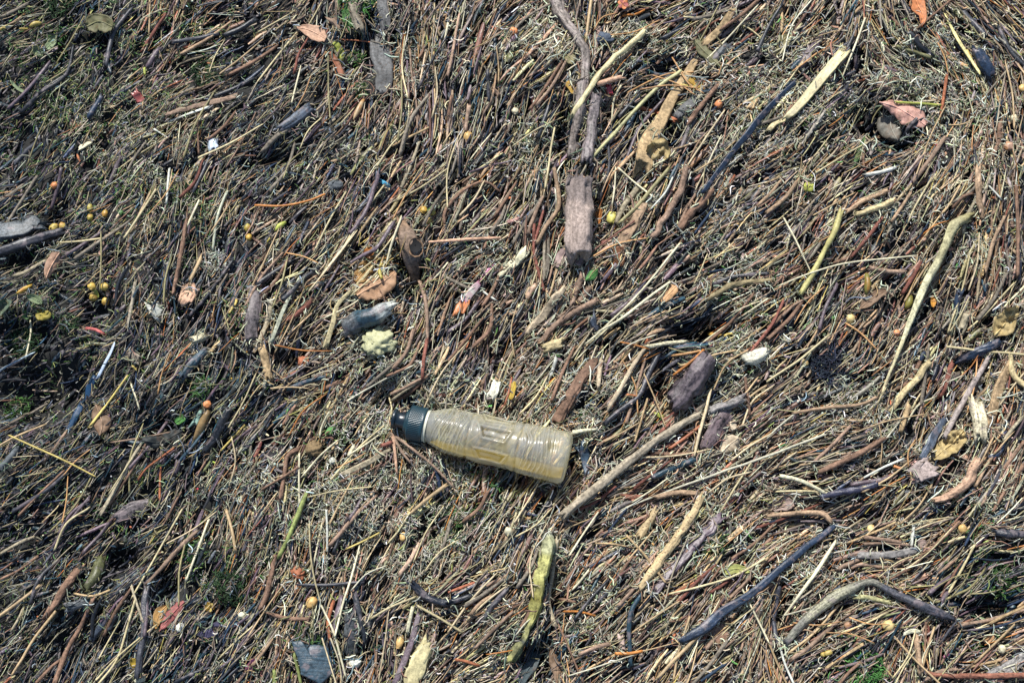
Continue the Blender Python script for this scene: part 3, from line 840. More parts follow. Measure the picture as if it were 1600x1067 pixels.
tw;pbrown;5,3.5;616,684 628,705 642,724;;lift=8
rd;gtan;5,9,8;610,702 575,722 535,743;grey tan split stem;lift=5,flat=.5
tw;dred;7;612,690 596,697;;lift=6
tw;pbrown;5;606,705 592,728 586,745;;
tw;cream;3;610,666 575,692 545,710;;lift=5
sw;cream;3;528,688 500,712 470,746;;lift=7
sw;straw;3;600,665 560,700 515,752;;lift=7
sw;cream;3;468,708 467,750 468,802;;lift=6
sw;cream;3;515,643 503,665 499,684;;lift=7
sw;tan;6,6,5;697,757 670,778 640,803;;lift=7
tw;dred;6,5;668,530 662,560 660,592;;lift=5
tw;brown;5,5;655,540 640,570 605,588;;lift=4
lf;yleaf;6,11,9;804,596 800,610 797,624;yellow leaf beside orange stem;lift=6
nd;rust;3.5;800,590 796,608 789,634;;lift=7
ch;shellw;14,13;778,597 768,622;cream flaking bark chip;lift=5,rough=.2
tw;pbrown;5,5;662,590 635,604 610,616;;lift=6
tw;gtan;5,5;654,596 636,608 612,626;;lift=6
rd;mossg;6,8,7,7;478,772 466,802 452,838 436,870;moss green cane;lift=7
tw;brown;4,4;466,730 440,746 410,764;;lift=6
tw;brown;7;470,700 450,712 445,740 438,780;;
sw;cream;3;410,736 424,746 440,760;;
sw;tan;3;622,740 632,760 648,768;;
tw;pbrown;3;545,768 590,768;;
sw;tan;2.5;418,572 455,602;;lift=4
st;purple;6;572,760 560,790 545,812;;
sw;straw;3;604,668 612,640 606,616;;
sn;greyw;12,12;520,720;small white pebble;
st;brown;7;500,612 530,596;;
# K
log;logp;30,35,34,33;1108,556 1092,578 1075,602 1054,630;dark purple log with weathered grain;rough=.17,lift=1
st;bigst;9,12,11,13,13,13;1094,648 1050,672 1013,697 985,720 940,755 880,806;long weathered grey brown stick;lift=9,rough=.09
rd;brown;14,17,18;928,566 908,592 890,622 868,662;furrowed brown bark piece above the bottle base;lift=3,rough=.12,flat=.6
tw;pwood;5,7,7,6;1010,540 988,572 966,612 950,640;pale brown bent twig;lift=6
tw;charcoal;8,9,8;1032,545 1010,590 994,622 945,660;charcoal twig beside the bent pale twig;lift=4
sw;pstraw;4.5,5,4;1110,608 1098,658 1085,712;straight pale tan stem;lift=11
bk;purpb2;22,26,18;1138,640 1122,665 1100,700;purple brown flat bark;flat=.35,lift=2
st;greyb;12,14,10;1162,622 1135,632 1108,642;grey rough branch stub;lift=6,rough=.12
ch;shellw;16,20,14;1166,560 1180,556 1197,548;white shell-like chip;lift=7,flat=.5
nd;onee;4;1100,547 1075,552 1050,556;;lift=10
nd;oran;4.5;1100,546 1080,566 1052,586;bright orange pine needle over the dark log;lift=12
tw;tan;3.5;1150,548 1110,556 1062,572;;lift=10
st;nblue;18,14,8;907,696 914,715 917,742;blue black fin shaped flake;lift=3,flat=.5
lf;creaml;18,30,20;1128,706 1140,694 1154,684;cream torn leaf;lift=5
ch;creaml;12,10;1142,658 1147,672;small cream chip;lift=4
sw;gstraw;4,4,3;1290,678 1200,712 1120,740 1050,765 960,800;;lift=7
sw;straw;3,3;1174,722 1148,762 1125,802;;lift=6
tw;tanb;7,9,8;1025,778 1055,770 1092,771;;lift=7
pd;orange;5;980,616 995,619;;lift=5
st;canet;16,15;854,544 878,534;stubby tan cane end;lift=5
tw;pwood;7,8,5;940,562 937,585 934,606;;lift=6
tw;creamg;8,6,4;894,676 912,673 932,671;;lift=8
tw;tan;3.5;1012,622 1000,662 992,690;;lift=7
nd;rust;5,5;1094,665 1072,682 1046,700;;lift=4
fr;yellow;9,11;847,750;small yellow fruit under the bottle base;a=0
tw;brown;7;1015,705 1050,712 1080,708;;
st;tealb;9;1020,745 1060,728 1100,712;;
tw;greyw;6,5;870,560 860,590;;lift=3
tw;dred;5;930,555 905,590;;
tw;brown;5;866,754 858,780;;
tw;brown;5;1165,590 1168,620 1172,650;;lift=4
nd;tan;4;1203,600 1185,610 1170,622;;lift=4
nd;onee;3;1200,606 1188,620 1170,634;;lift=4
pet;ygreen;6;1026,646 1034,652;;
tw;redb;9;975,775 1012,778;;
# L
fr;yelcr;11,11;1258,567;cream berry beside a long straw;a=90
fr;white;7,10;1444,588;tiny white oval seed;a=70
sw;straw;4;1296,524 1245,565 1198,596;;lift=9
st;canet;9,10,9;1452,566 1420,605 1392,642;straight tan cane;lift=6
tw;pkgrey;7,9,9,8;1548,552 1520,602 1495,645 1476,684;pinkish grey straight stick;lift=7
st;slate;7,13,13,9;1480,648 1468,668 1455,690 1440,716;slate blue weathered stick below the grey stick;lift=5,flat=.6
rd;tansh;11,17,16,12;1580,566 1562,602 1552,640 1545,670;broad tan wood shaving;lift=5,flat=.35
ch;pblock;24,23,20;1526,627 1529,655 1533,685;pale split wood block;lift=9,flat=.5,rough=.05
lf;crump;24,30,26,14;1505,672 1490,690 1475,702 1458,716;crumpled mustard tan leaf;lift=7,rough=.3
ho;canet;9,9;1453,713;small hollow cane end;
ch;pkchip;26,32;1428,742 1452,726;pinkish grey flat wood chip;lift=5,flat=.35
st;pkst;15,14,12,8;1524,724 1512,750 1490,772 1460,783;curved pinkish tan stick;lift=6
tw;canet;8,9,9;1580,556 1584,585 1606,606;curved tan root end;lift=6
tang;ink;36;1303,570;feathery ink black seaweed tangle;
st;navy;12,15,13;1495,566 1525,550 1560,536;blue black tube piece;lift=4
sw;straw;4;1478,541 1530,548 1604,554;;lift=8
tw;brown;7,9,8;1382,684 1335,712 1280,738;;lift=6
st;navyp;9,11,10;1282,776 1325,768 1372,758;blue black stick with purple end;lift=4
tw;tanb;5,6,5;1370,620 1345,632 1290,638 1240,645;;lift=5
tw;creamg;6,6,5;1218,744 1255,752 1292,772;;lift=4
lf;ppink;16,18;1205,792 1240,786;pale pink leaf scrap;
pd;orange;8;1396,728 1408,732;orange brown husk;
tw;tan;9,8;1422,632 1412,655 1406,675;stubby tan stick end;lift=5
sw;white;4;1412,717 1380,730 1350,746;;lift=5
sw;tan;3;1358,656 1310,657 1275,660;;
sw;gstraw;3;1420,640 1400,665 1380,692;;lift=6
tw;navy;7,8;1570,690 1560,708 1545,716;;
tw;tanb;5;1568,700 1545,720 1525,760;;lift=4
st;dred;8;1487,566 1480,595 1468,620;;
tw;gtan;6;1600,650 1582,670 1568,690;;lift=4
tw;brown;5;1600,690 1570,730 1545,775;;
tw;brown;5;1605,720 1575,760 1550,800;;
tw;pbrown;5;1590,700 1560,745 1532,790;;
tw;pbrown;9,8;1328,712 1315,728;;
fr;peach;9,9;1508,714;tiny peach berry;a=0
sw;gstraw;3;1250,640 1215,668 1195,690;;lift=4
tw;purple;8;1330,756 1360,752 1395,745;;
tw;brown;6;1440,560 1420,595 1395,610;;
# M
st;mossd;14,18,14;158,874 150,896 134,922;mossy dark stump end;rough=.1
st;brown;10,13,11;125,886 100,920 74,962;dark red brown rotten stick;rough=.12
sw;tan;5,5;62,914 30,940 -4,964;;lift=5
tw;brown;6,7,8;146,934 125,982 105,1015 84,1070;;lift=5
tw;tan;4;118,927 145,931 172,921;;lift=6
lf;redpk;12,17,16,4;288,940 275,952 262,968 249,986;red pink leaf half;lift=5
lf;ochb;8,16,6;262,944 248,960 243,982;ochre brown leaf half edged black;lift=4
st;charcoal;10,12,10,11;236,898 226,940 224,990 214,1055;dark upright branch;rough=.1,lift=1
tw;pbrown;6,7,5;308,830 270,868 230,912;;lift=6
sw;cream;4,4;326,812 308,860 290,908;;lift=5
sw;tan;5;353,797 362,828 368,862;;lift=6
tw;gtan;4;206,914 214,942 224,972;;lift=5
sw;straw;4;211,938 196,990 182,1032 152,1070;;lift=6
sw;tan;5,4;88,955 52,1000 18,1054;;lift=6
sw;straw;3;285,795 248,860 205,935;;lift=6
sw;straw;3;150,1062 190,1020 245,975;;lift=6
sn;greyw;14,14;281,980;round grey button-like pebble;
sn;creamp;17,13;379,962;flat cream pebble;
fl;yellow;16;327,948;ragged yellow flower scrap;
ch;purpp;12,14;310,993 336,986;dark purple shell piece;flat=.4
ch;purpp;8;332,978 344,976;small dark purple shell piece;flat=.4
lf;yleaf;10,12;207,1028 210,1042;yellow orange leaf scrap;
mt;vgreen;18;300,860;vivid green moss sprig;
sn;creamg;16,12;218,1060;greenish white pebble;
st;slate;10;172,958 160,975 142,998;;
st;black;10;182,960 170,985;;
tw;brown;4;60,868 30,890 0,905;;
tw;gtan;5;52,840 30,848 0,866;;
tw;gtan;4;38,945 30,965 18,985;;
st;slateg;14,10;104,950 120,944 138,938;;
mt;dgreen;30;360,915;dark green mossy patch;
sw;straw;3;398,975 370,1000 340,1030;;
lf;pinkw;10;398,1030 385,1048;;
# N
fr;yelor;17,20;487,941;bright yellow orange fruit;a=60
fr;yelor;12,16;630,838;plump yellow seed;a=80
fr;cream;14,14;795,830;cream round seed with dimple;a=90
fr;yelor;12,22;625,1002;knobbly yellow pod-like fruit;a=75
lump;rust;22,20;466,896;rusty brown stone;
st;charcoal;4,5,6;464,913 515,913 568,909;dark level twig;lift=6
sw;white;3.5;510,796 511,828 511,862;;lift=6
sw;cream;3,4,3.5;562,852 548,905 535,945 523,994;;lift=9
sw;cream;3.5;502,945 520,985 532,1025 541,1058;;lift=8
nd;ystraw;3;593,832 568,845 540,858;;lift=6
st;black;8,9,6;553,926 562,960 570,1002;;lift=4
bk;mott;14,18,18;546,958 548,990 552,1025;mottled black bark slab;flat=.4,rough=.15
slab;slabb;0;455,1003 470,1001 476,1006 512,1009 517,1030 520,1050 500,1068 470,1052 466,1032;slate blue flat shard;
st;ink;10,13,12;640,908 660,926 676,938 700,944;curved black pod;lift=4
tw;ink;9;700,942 718,936 738,930;;
rd;purple;8,10,10;655,958 640,1012 615,1070;dull purple flat stalk;lift=7,flat=.4
ch;cbone;18,26,26,22;668,1006 656,1030 648,1050 642,1072;cream yellow bone-like wood slab;lift=3,flat=.45
sn;greyw;24,14;552,1035;smooth grey white stone;
nd;straw;4;650,932 610,948 578,966;;lift=6
nd;straw;4;652,946 685,965 722,988;;lift=7
rd;creamg;6,6;645,948 641,968 637,988;;lift=6
tw;gbrown;6,5;704,812 694,850 676,892;;lift=4
tw;rust;6;520,940 513,970 516,1000;;lift=2
tw;brown;6;420,958 450,966 484,966;;lift=3
st;brown;8,9;430,868 420,910 408,952;;lift=4
tw;pbrown;5;802,956 770,985 742,1012;;lift=5
st;charcoal;9;794,918 775,940 752,970;;
sw;straw;3;640,800 622,830 605,850;;lift=4
sw;cream;3;505,810 490,880 482,905;;
mt;green;26;478,1000;green mossy clump above the slate shard;
mt;green;18;728,812;little green moss sprig;
tw;rust;5;712,1030 735,1035 748,1040;;lift=5
st;mossg;8;430,1050 428,1075;;
sw;mossg;5;460,1020 466,1045 470,1070;;lift=4
tw;brown;4;820,940 780,960;;
st;purple;11,10;535,935 527,960 521,990;;
# O
rd;lichen/lichy/lichy/olpod/lichy/dark/lichy;20,26,20,14,19,10,13,16;852,836 857,850 850,880 843,920 836,950 824,985 812,1008 795,1028;crooked yellow green lichen covered stick;lift=6,rough=.24,flat=.6
tw;gtan;6,7,6,8;870,842 863,895 857,940 868,980;;lift=5
lf;slatel;6,19,18,8;842,1012 834,1032 822,1050 812,1072;slate grey lance shaped leaf;lift=3
lf;brleaf;8,20,20,5;862,1010 868,1030 872,1046 870,1070;brown lance shaped leaf with ridge;lift=3
st;spot;10,13,12;1026,797 1012,818 999,840;spotted tan stick end;lift=5
st;spot;10,12,13,13,9;1095,778 1072,820 1042,862 1018,894 1000,918;long spotted tan stick;lift=7
bk;purpb;14,15,12;1125,808 1085,850 1050,890 1022,925;dark purple bark strip;flat=.5,lift=3
st;navy;8,10,11,12,14,14,8;1305,820 1268,848 1225,884 1178,925 1130,955 1095,985 1062,1000;very long blue black stick;lift=11,rough=.05,flat=.6
sw;tan;5,6,5;1144,942 1095,988 1060,1025 1028,1058;straight tan cane touching the blue black stick;lift=10
tw;tealb;5,8,7,7;1002,928 988,950 982,980 985,1040;;lift=4
nd;oran;5;962,1021 985,1020 1004,1017;;lift=6
ch;ppink;9,10;971,992 973,1018;;
tw;pkbrn;5,6,7;905,1023 928,1012 950,1006;;lift=6
tw;tan;4;978,836 1010,870 1040,910;;lift=8
tw;tan;3;930,848 960,850 992,856;;lift=5
nd;straw;3.5;1045,928 1110,912 1150,898 1196,872;;lift=7
lf;lime2;14,14,6;1133,894 1150,888 1172,893;yellow green torn leaf;lift=4
mt;green;22;1115,852;green moss tuft beside the blue black stick;
nd;tan;3;988,988 1025,962 1062,938;;lift=6
sw;cream;3;935,800 910,836 888,870;;lift=5
bk;brown;24,26;1118,976 1132,1000;square brown bark flake;flat=.3,rough=.15
sw;tan;4;1078,962 1062,1010 1052,1062;;lift=6
tw;black;6;960,918 945,930 932,942;;
tw;brown;5;905,880 870,925;;
tw;brown;5;875,935 900,940;;
sw;tan;4;1200,870 1158,920;;
sw;cream;3;1160,920 1185,970 1202,1005;;lift=7
tw;oran;4;880,955 905,955 930,962;;
tw;brown;3.5;872,975 892,1020 912,1067;;lift=5
sw;cream;4;920,890 900,915 888,925;;lift=4
tw;dred;5;1140,905 1110,925;;
tw;pbrown;5;1175,900 1150,925 1128,945;;
# P
tw;tanb;6,9,8;1198,806 1240,801 1284,802 1300,816;tan brown branch with hooked end;lift=7
sw;bstraw;5,6,5,3;1306,845 1280,886 1252,925 1222,966;bright bleached straw;lift=10
st;archd/archl/archl/archd/archd/archd;11,14,16,15,10,11,13,14,7;1226,1005 1262,968 1298,938 1330,920 1362,908 1395,925 1425,940 1455,953 1492,968;arched branch, half grey olive, half black;lift=8,rough=.1
st;oliv2;8,8;1340,932 1360,934 1392,942;;lift=3
tw;pkbrn;6,6;1350,838 1378,842 1408,848;;lift=6
bk;greyb;9,12,10;1340,868 1385,866 1432,860;;lift=4,flat=.5
st;ink;12,15,10;1556,832 1580,832 1606,834;ink black rounded stub at the debris edge;lift=3
fr;yelcr;13,14;1361,826;pale yellow berry;a=90
fr;yelor;14,15;1504,826;orange yellow berry with dark eye;a=90
fr;yelcr;18,17;1388,977;plump pale yellow berry;a=90
fr;brownf;13,13;1325,977;brown round seed;a=90
fr;yellow;6,12;1455,963;yellow seed half hidden under the arched branch;a=0
fr;cream;14,13;1566,1014;cream split seed;a=0
fr;yellow;9,13;1294,1020;yellow bud of a pair, larger;a=20
fr;yellow;8,8;1286,1022;yellow bud of a pair, smaller;a=0
st;archd;10,9,5;1215,918 1209,965 1214,1005;;lift=4
sw;greyw;4;1216,1000 1226,1035 1242,1070;;lift=6
tw;tan;3.5;1198,995 1212,1030 1230,1070;;lift=6
st;redb;7,8,9;1448,1052 1500,1056 1606,1054;long red brown stick;lift=8
sw;tan;3.5;1394,990 1430,1030 1472,1070;;lift=8
sw;tan;4;1460,980 1450,1012 1438,1055;;lift=6
tw;olive;4;1448,928 1462,940 1500,926 1520,915 1540,888;;lift=4
tw;pbrown;6,6;1488,980 1545,968 1606,950;;lift=4
tw;tan;5;1606,945 1575,960 1545,975;;lift=5
sw;tan;4;1585,975 1550,1010 1522,1036;;lift=5
tw;tanb;9,9;1430,992 1434,1020 1440,1050;;lift=3
pet;creamp;6,8,5;1412,990 1425,985 1438,988;curled cream husk;lift=5
sw;straw;3;1388,955 1350,975 1315,988;;lift=5
bk;greyb;14,20;1606,1022 1580,1040 1550,1058;grey brown wood fragment;flat=.5
tw;straw;4;1523,850 1505,885 1482,926;;lift=5
tw;purple;7;1485,900 1468,912 1452,928;;lift=3
tw;brown;5;1500,815 1462,850 1430,880 1390,905;;lift=3
tw;dred;5;1290,930 1260,962 1228,985;;lift=3
sw;tan;4;1310,945 1275,985 1232,1020;;lift=4
tw;pbrown;7;1310,970 1270,1005 1235,1030;;
tw;tan;5;1350,1005 1310,1030 1290,1045;;
tw;brown;5;1345,1035 1325,1052 1310,1070;;lift=5
mt;vgreen;30;1352,1044;vivid green moss clump near the debris edge;
mt;green;26;1565,905;green weed tuft;
mt;green;14;1525,1018;green grass sprig;
lf;peacho;10;1540,1002 1552,992;;
tw;tan;4;1400,815 1370,830 1325,848;;lift=4
tw;pbrown;7,7;1350,870 1325,880 1308,888;;
tw;pkbrn;5;1425,865 1395,885 1345,882 1330,888;;
tw;white;5;1428,820 1424,855;;
lf;ppink;12;1435,850 1448,848;;
tw;straw;4;1562,860 1595,862;;
mt;vgreen;30;560,-2;green moss patch at the debris edge;
st;purple;7;1480,925 1470,940;;
pl;magenta;4;1484,1020 1475,1026;tiny magenta scrap;
lf;ochb;20,24,8;556,440 572,420 590,402;orange brown crumpled leaf beside the hollow;rough=.3,lift=2
lf;oran;10,14,6;600,420 606,408 612,396;orange leaf scrap at the hollow edge;rough=.2
st;dark;9,10;612,440 628,470;;
'''
# ------------------------------------------------------------------ landmarks used to say where a piece lies
LANDMARKS = [(752, 690, 'the clear bottle'), (640, 655, 'the teal bottle cap'), (592, 535, 'the white foam lump'), (905, 340, 'the warty stump'), (956, 341, 'the lemon fruit'), (1270, 130, 'the split reed'),
 (1412, 178, 'the pink leaf'), (1440, 470, 'the bleached stick'), (1285, 395, 'the jointed cane'), (1075, 595, 'the dark purple log'), (1180, 555, 'the white shell chip'), (1015, 700, 'the weathered stick'),
 (1529, 655, 'the split wood block'), (1485, 695, 'the mustard leaf'), (1305, 570, 'the ink black tangle'), (845, 920, 'the lichen stick'), (1185, 915, 'the blue black stick'), (1050, 850, 'the spotted stick'),
 (1360, 920, 'the arched branch'), (487, 941, 'the yellow orange fruit'), (490, 1030, 'the slate shard'), (655, 1035, 'the bone-like slab'), (270, 965, 'the red pink leaf'), (379, 962, 'the cream pebble'),
 (150, 897, 'the mossy stump end'), (208, 795, 'the purple grey bark'), (324, 640, 'the split orange berry'), (155, 650, 'the tan brown leaf'), (155, 457, 'the golden fruit cluster'), (82, 415, 'the tan curled leaf'),
 (30, 358, 'the slate driftwood'), (337, 410, 'the feathery tuft'), (397, 490, 'the flat purple bark'), (640, 385, 'the knot hole'), (570, 495, 'the blackened block'), (735, 460, 'the magenta packaging'),
 (731, 214, 'the oval fruit'), (597, 105, 'the scaly bark slab'), (488, 50, 'the peach leaf'), (332, 227, 'the white plastic scrap'), (218, 153, 'the red scrap'), (315, 165, 'the frayed bark strip'), (155, 38, 'the dark olive leaf'),
 (462, 188, 'the slate log piece'), (895, 60, 'the furrowed branch'), (950, 110, 'the smooth tan stick'), (1123, 163, 'the orange berry'), (1032, 232, 'the crumpled tan leaf'), (1105, 80, 'the folded olive leaf'),
 (1160, 220, 'the kelp stalk'), (1436, 15, 'the orange leaf'), (1540, 100, 'the blue black stub'), (1585, 186, 'the off-white berry'), (1264, 292, 'the lime leaf'), (1568, 500, 'the scalloped tan leaf'), (1492, 755, 'the curved pinkish stick'),
 (1577, 832, 'the ink black stub'), (1504, 826, 'the orange yellow berry'), (1388, 977, 'the plump pale berry'), (1525, 1054, 'the red brown stick'), (630, 838, 'the plump yellow seed'), (795, 830, 'the dimpled seed'),
 (670, 925, 'the curved black pod'), (855, 490, 'the pale torn splinter'), (925, 430, 'the green leaf scrap'), (1120, 523, 'the ochre pod'), (1345, 465, 'the lance shaped leaf'), (805, 174, 'the cream berry'), (466, 896, 'the rusty stone'),
 (315, 605, 'the feathery moss tuft'), (1352, 1044, 'the moss clump'), (524, 290, 'the grey stone'), (300, 860, 'the vivid moss sprig'), (491, 700, 'the fibrous nut'), (20, 490, 'the dull green leaf'), (1565, 905, 'the weed tuft')]
USED = set()
def tidy(s):
    return ' '.join(s.split())
def where(cx, cy, skip=''):
    ds = sorted((math.hypot(cx - a, cy - b), a, b, n) for a, b, n in LANDMARKS)
    ds = [d for d in ds if not any(w in skip.split() and w not in ('the', 'leaf', 'stick', 'black', 'brown', 'tan') and len(w) > 5 for w in d[3].split())]
    out = []
    for d, a, b, n in ds[:3]:
        dx, dy = cx - a, cy - b
        near = 'close ' if d < 45 else ('' if d < 110 else 'well ')
        if abs(dy) > abs(dx) * .8:
            out.append(f"{near}{'below' if dy > 0 else 'above'} {n}")
        else:
            out.append(f"{'beside' if d < 70 else 'level with'} {n}")
    for i in range(4):
        for j in range(i + 1, 5):
            out.append(f"between {ds[i][3]} and {ds[j][3]}")
    return out
def unique_label(desc, cx, cy, extras=()):
    tries = [tidy(f"{desc} {w}") for w in where(cx, cy, desc)]
    for e in extras:
        tries += [tidy(f"{e} {desc} {w}") for w in where(cx, cy, desc)]
    for t in tries:
        if t not in USED and 4 <= len(t.replace('-', ' ').split()) <= 16:
            USED.add(t); return t
    USED.add(tries[-1]); return tries[-1]
def tag(o, label, cat, group=None, kind=None):
    if label: o['label'] = label
    if cat: o['category'] = cat
    if group: o['group'] = group
    if kind: o['kind'] = kind

KIND = {'tw': ('twig', 'twig', 'twigs strewn over the debris'), 'st': ('stick', 'stick', 'sticks lying in the debris'), 'sw': ('straw', 'straw', 'dry straws on the debris'), 'nd': ('pine_needle', 'pine needle', 'pine needles on the debris'),
 'rd': ('reed', 'reed', 'broken reeds and flat stalks'), 'bk': ('bark_piece', 'bark', 'loose bark pieces'), 'lf': ('dead_leaf', 'leaf', 'leaves on the debris'), 'fr': ('fruit', 'fruit', 'small fruits and berries'),
 'pd': ('pod', 'pod', 'yellow and brown pods'), 'sn': ('stone', 'stone', 'small stones'), 'ch': ('wood_chip', 'wood chip', 'wood chips'), 'pl': ('plastic_scrap', 'plastic scrap', 'plastic scraps'), 'mt': ('moss_tuft', 'moss', 'moss tufts'),
 'hero': ('stick', 'stick', 'sticks lying in the debris'), 'stump': ('stump', 'stump', None), 'log': ('log', 'log', None), 'lump': ('lump', 'lump', None), 'fl': ('flower', 'flower', None), 'ho': ('knot_hole', 'knot hole', None),
 'tang': ('seaweed_tangle', 'seaweed', None), 'pet': ('husk', 'husk', 'pale husks'), 'slab': ('shard', 'shard', None), 'nest': ('nut', 'nut', None)}
DARKSET = {'black', 'charcoal', 'navy', 'navyp', 'ink', 'slate', 'tealb', 'purple', 'purpb', 'archd', 'nblue', 'logp', 'mott', 'navyb', 'purpb2', 'purpg', 'slabb', 'slatel', 'mossd'}
def look(kind, col, wmax, length, p0, p1, bend):
    size = 'short' if length < 45 else ('long' if length > 105 else '')
    thick = 'thin' if wmax <= 3.2 else ('stout' if wmax >= 9 else '')
    a = math.degrees(math.atan2(-(p1[1] - p0[1]), p1[0] - p0[0])) % 180
    lie = 'level' if a < 20 or a > 160 else ('upright' if 70 < a < 110 else ('back-slanted' if a >= 110 else 'slanting'))
    cw = COLWORD.get(col, col)
    noun = KIND[kind][1]
    b = 'bent' if bend > .12 else ''
    return tidy(f"{size} {thick} {cw} {b} {noun}"), lie

def fibre_ball(cx, cy, rpx, col, n, name, wpx=1.3, lenf=.9, above=0.0, seed=0, var=.3, dome=.6):
    """a springy tuft of curling fibres, one object"""
    r = np.random.default_rng(seed + 21)
    x, y, z, s = place(cx, cy, 0.0)
    R = rpx * s
    k = 6
    a = r.uniform(0, 2 * math.pi, n); rr = R * np.sqrt(r.uniform(0, 1, n)) * (.65 + .5 * vnoise(np.cos(a) * 1.7 + seed, np.sin(a) * 1.7, 5))
    p = np.stack([np.cos(a) * rr, np.sin(a) * rr, R * dome * .5 * np.sqrt(np.clip(1 - (rr / R / 1.2) ** 2, 0, 1)) * r.uniform(.0, 1.0, n)], 1)
    th = r.uniform(0, 2 * math.pi, n); kap = r.normal(0, .7, n); pit = r.normal(.15, .4, n)
    step = R * lenf / k * r.uniform(.5, 1.3, n)
    P = np.zeros((n, k, 3)); P[:, 0] = p
    for i in range(1, k):
        th = th + kap * .6 + r.normal(0, .3, n); pit = pit - .12
        P[:, i] = P[:, i - 1] + step[:, None] * np.stack([np.cos(th) * np.cos(pit), np.sin(th) * np.cos(pit), np.sin(pit)], 1)
    rad = np.linspace(1, .5, k)[None] * (wpx * s / 2) * r.uniform(.6, 1.4, n)[:, None]
    cl = np.array(col)[None] * (1 + r.normal(0, var, (n, 1)))
    cl = np.clip(cl * (1 + r.normal(0, .08, (n, 3))), .004, .85)
    V, F, cc, U = batch_tubes(P, rad, 3, cl)
    o = link(name, mesh_from(name, V, F, cc, M_FIBRE, U))
    zc = z + above
    X, Y, _ = ray_xy(cx, cy, zc)
    o.location = (float(X), float(Y), float(zc))
    return o

def slab_from(outline, col, thick, name, above, seed=0):
    """a flat shard: its own outline, real thickness, chipped bevelled rim and a raised ridge"""
    r = np.random.default_rng(seed)
    pts = np.asarray(outline, float)
    c = pts.mean(0)
    P = []
    for i in range(len(pts)):
        a, b = pts[i], pts[(i + 1) % len(pts)]
        for t in np.linspace(0, 1, 5, endpoint=False):
            P.append(a * (1 - t) + b * t + r.normal(0, .5, 2))
    P = np.array(P); m = len(P)
    x, y, z, s = place(c[0], c[1], 0.0)
    zc = z + above
    rings = [(1.0, -thick), (1.03, -thick * .5), (1.0, -thick * .15), (.95, 0), (.7, .0006), (.4, .0012), (.15, .001)]
    V = []
    for k, dz in rings:
        q = c + (P - c) * k
        zz = zc + dz + (vnoise(q[:, 0] * .08, q[:, 1] * .08, seed) - .5) * .003 - (q[:, 0] - c[0]) * .00005
        X, Y, _ = ray_xy(q[:, 0], q[:, 1], zz)
        V.append(np.column_stack([X, Y, zz]))
    V = np.vstack(V); nr = len(rings)
    i = np.arange(nr - 1)[:, None] * m; j = np.arange(m)[None]; j2 = (j + 1) % m
    F = np.stack([i + j, i + m + j, i + m + j2, i + j2], -1).reshape(-1, 4)
    org = V.mean(0); V = np.vstack([V, V[-m:].mean(0)])
    jj = np.arange(m)
    F3 = np.column_stack([(nr - 1) * m + jj, np.full(m, nr * m), (nr - 1) * m + (jj + 1) % m])
    U = V[:, :2] * 6
    o = link(name, mesh_from(name, V - org, F, np.array(col), M_WET, U, F3, smooth=False)); o.location = org
    return o

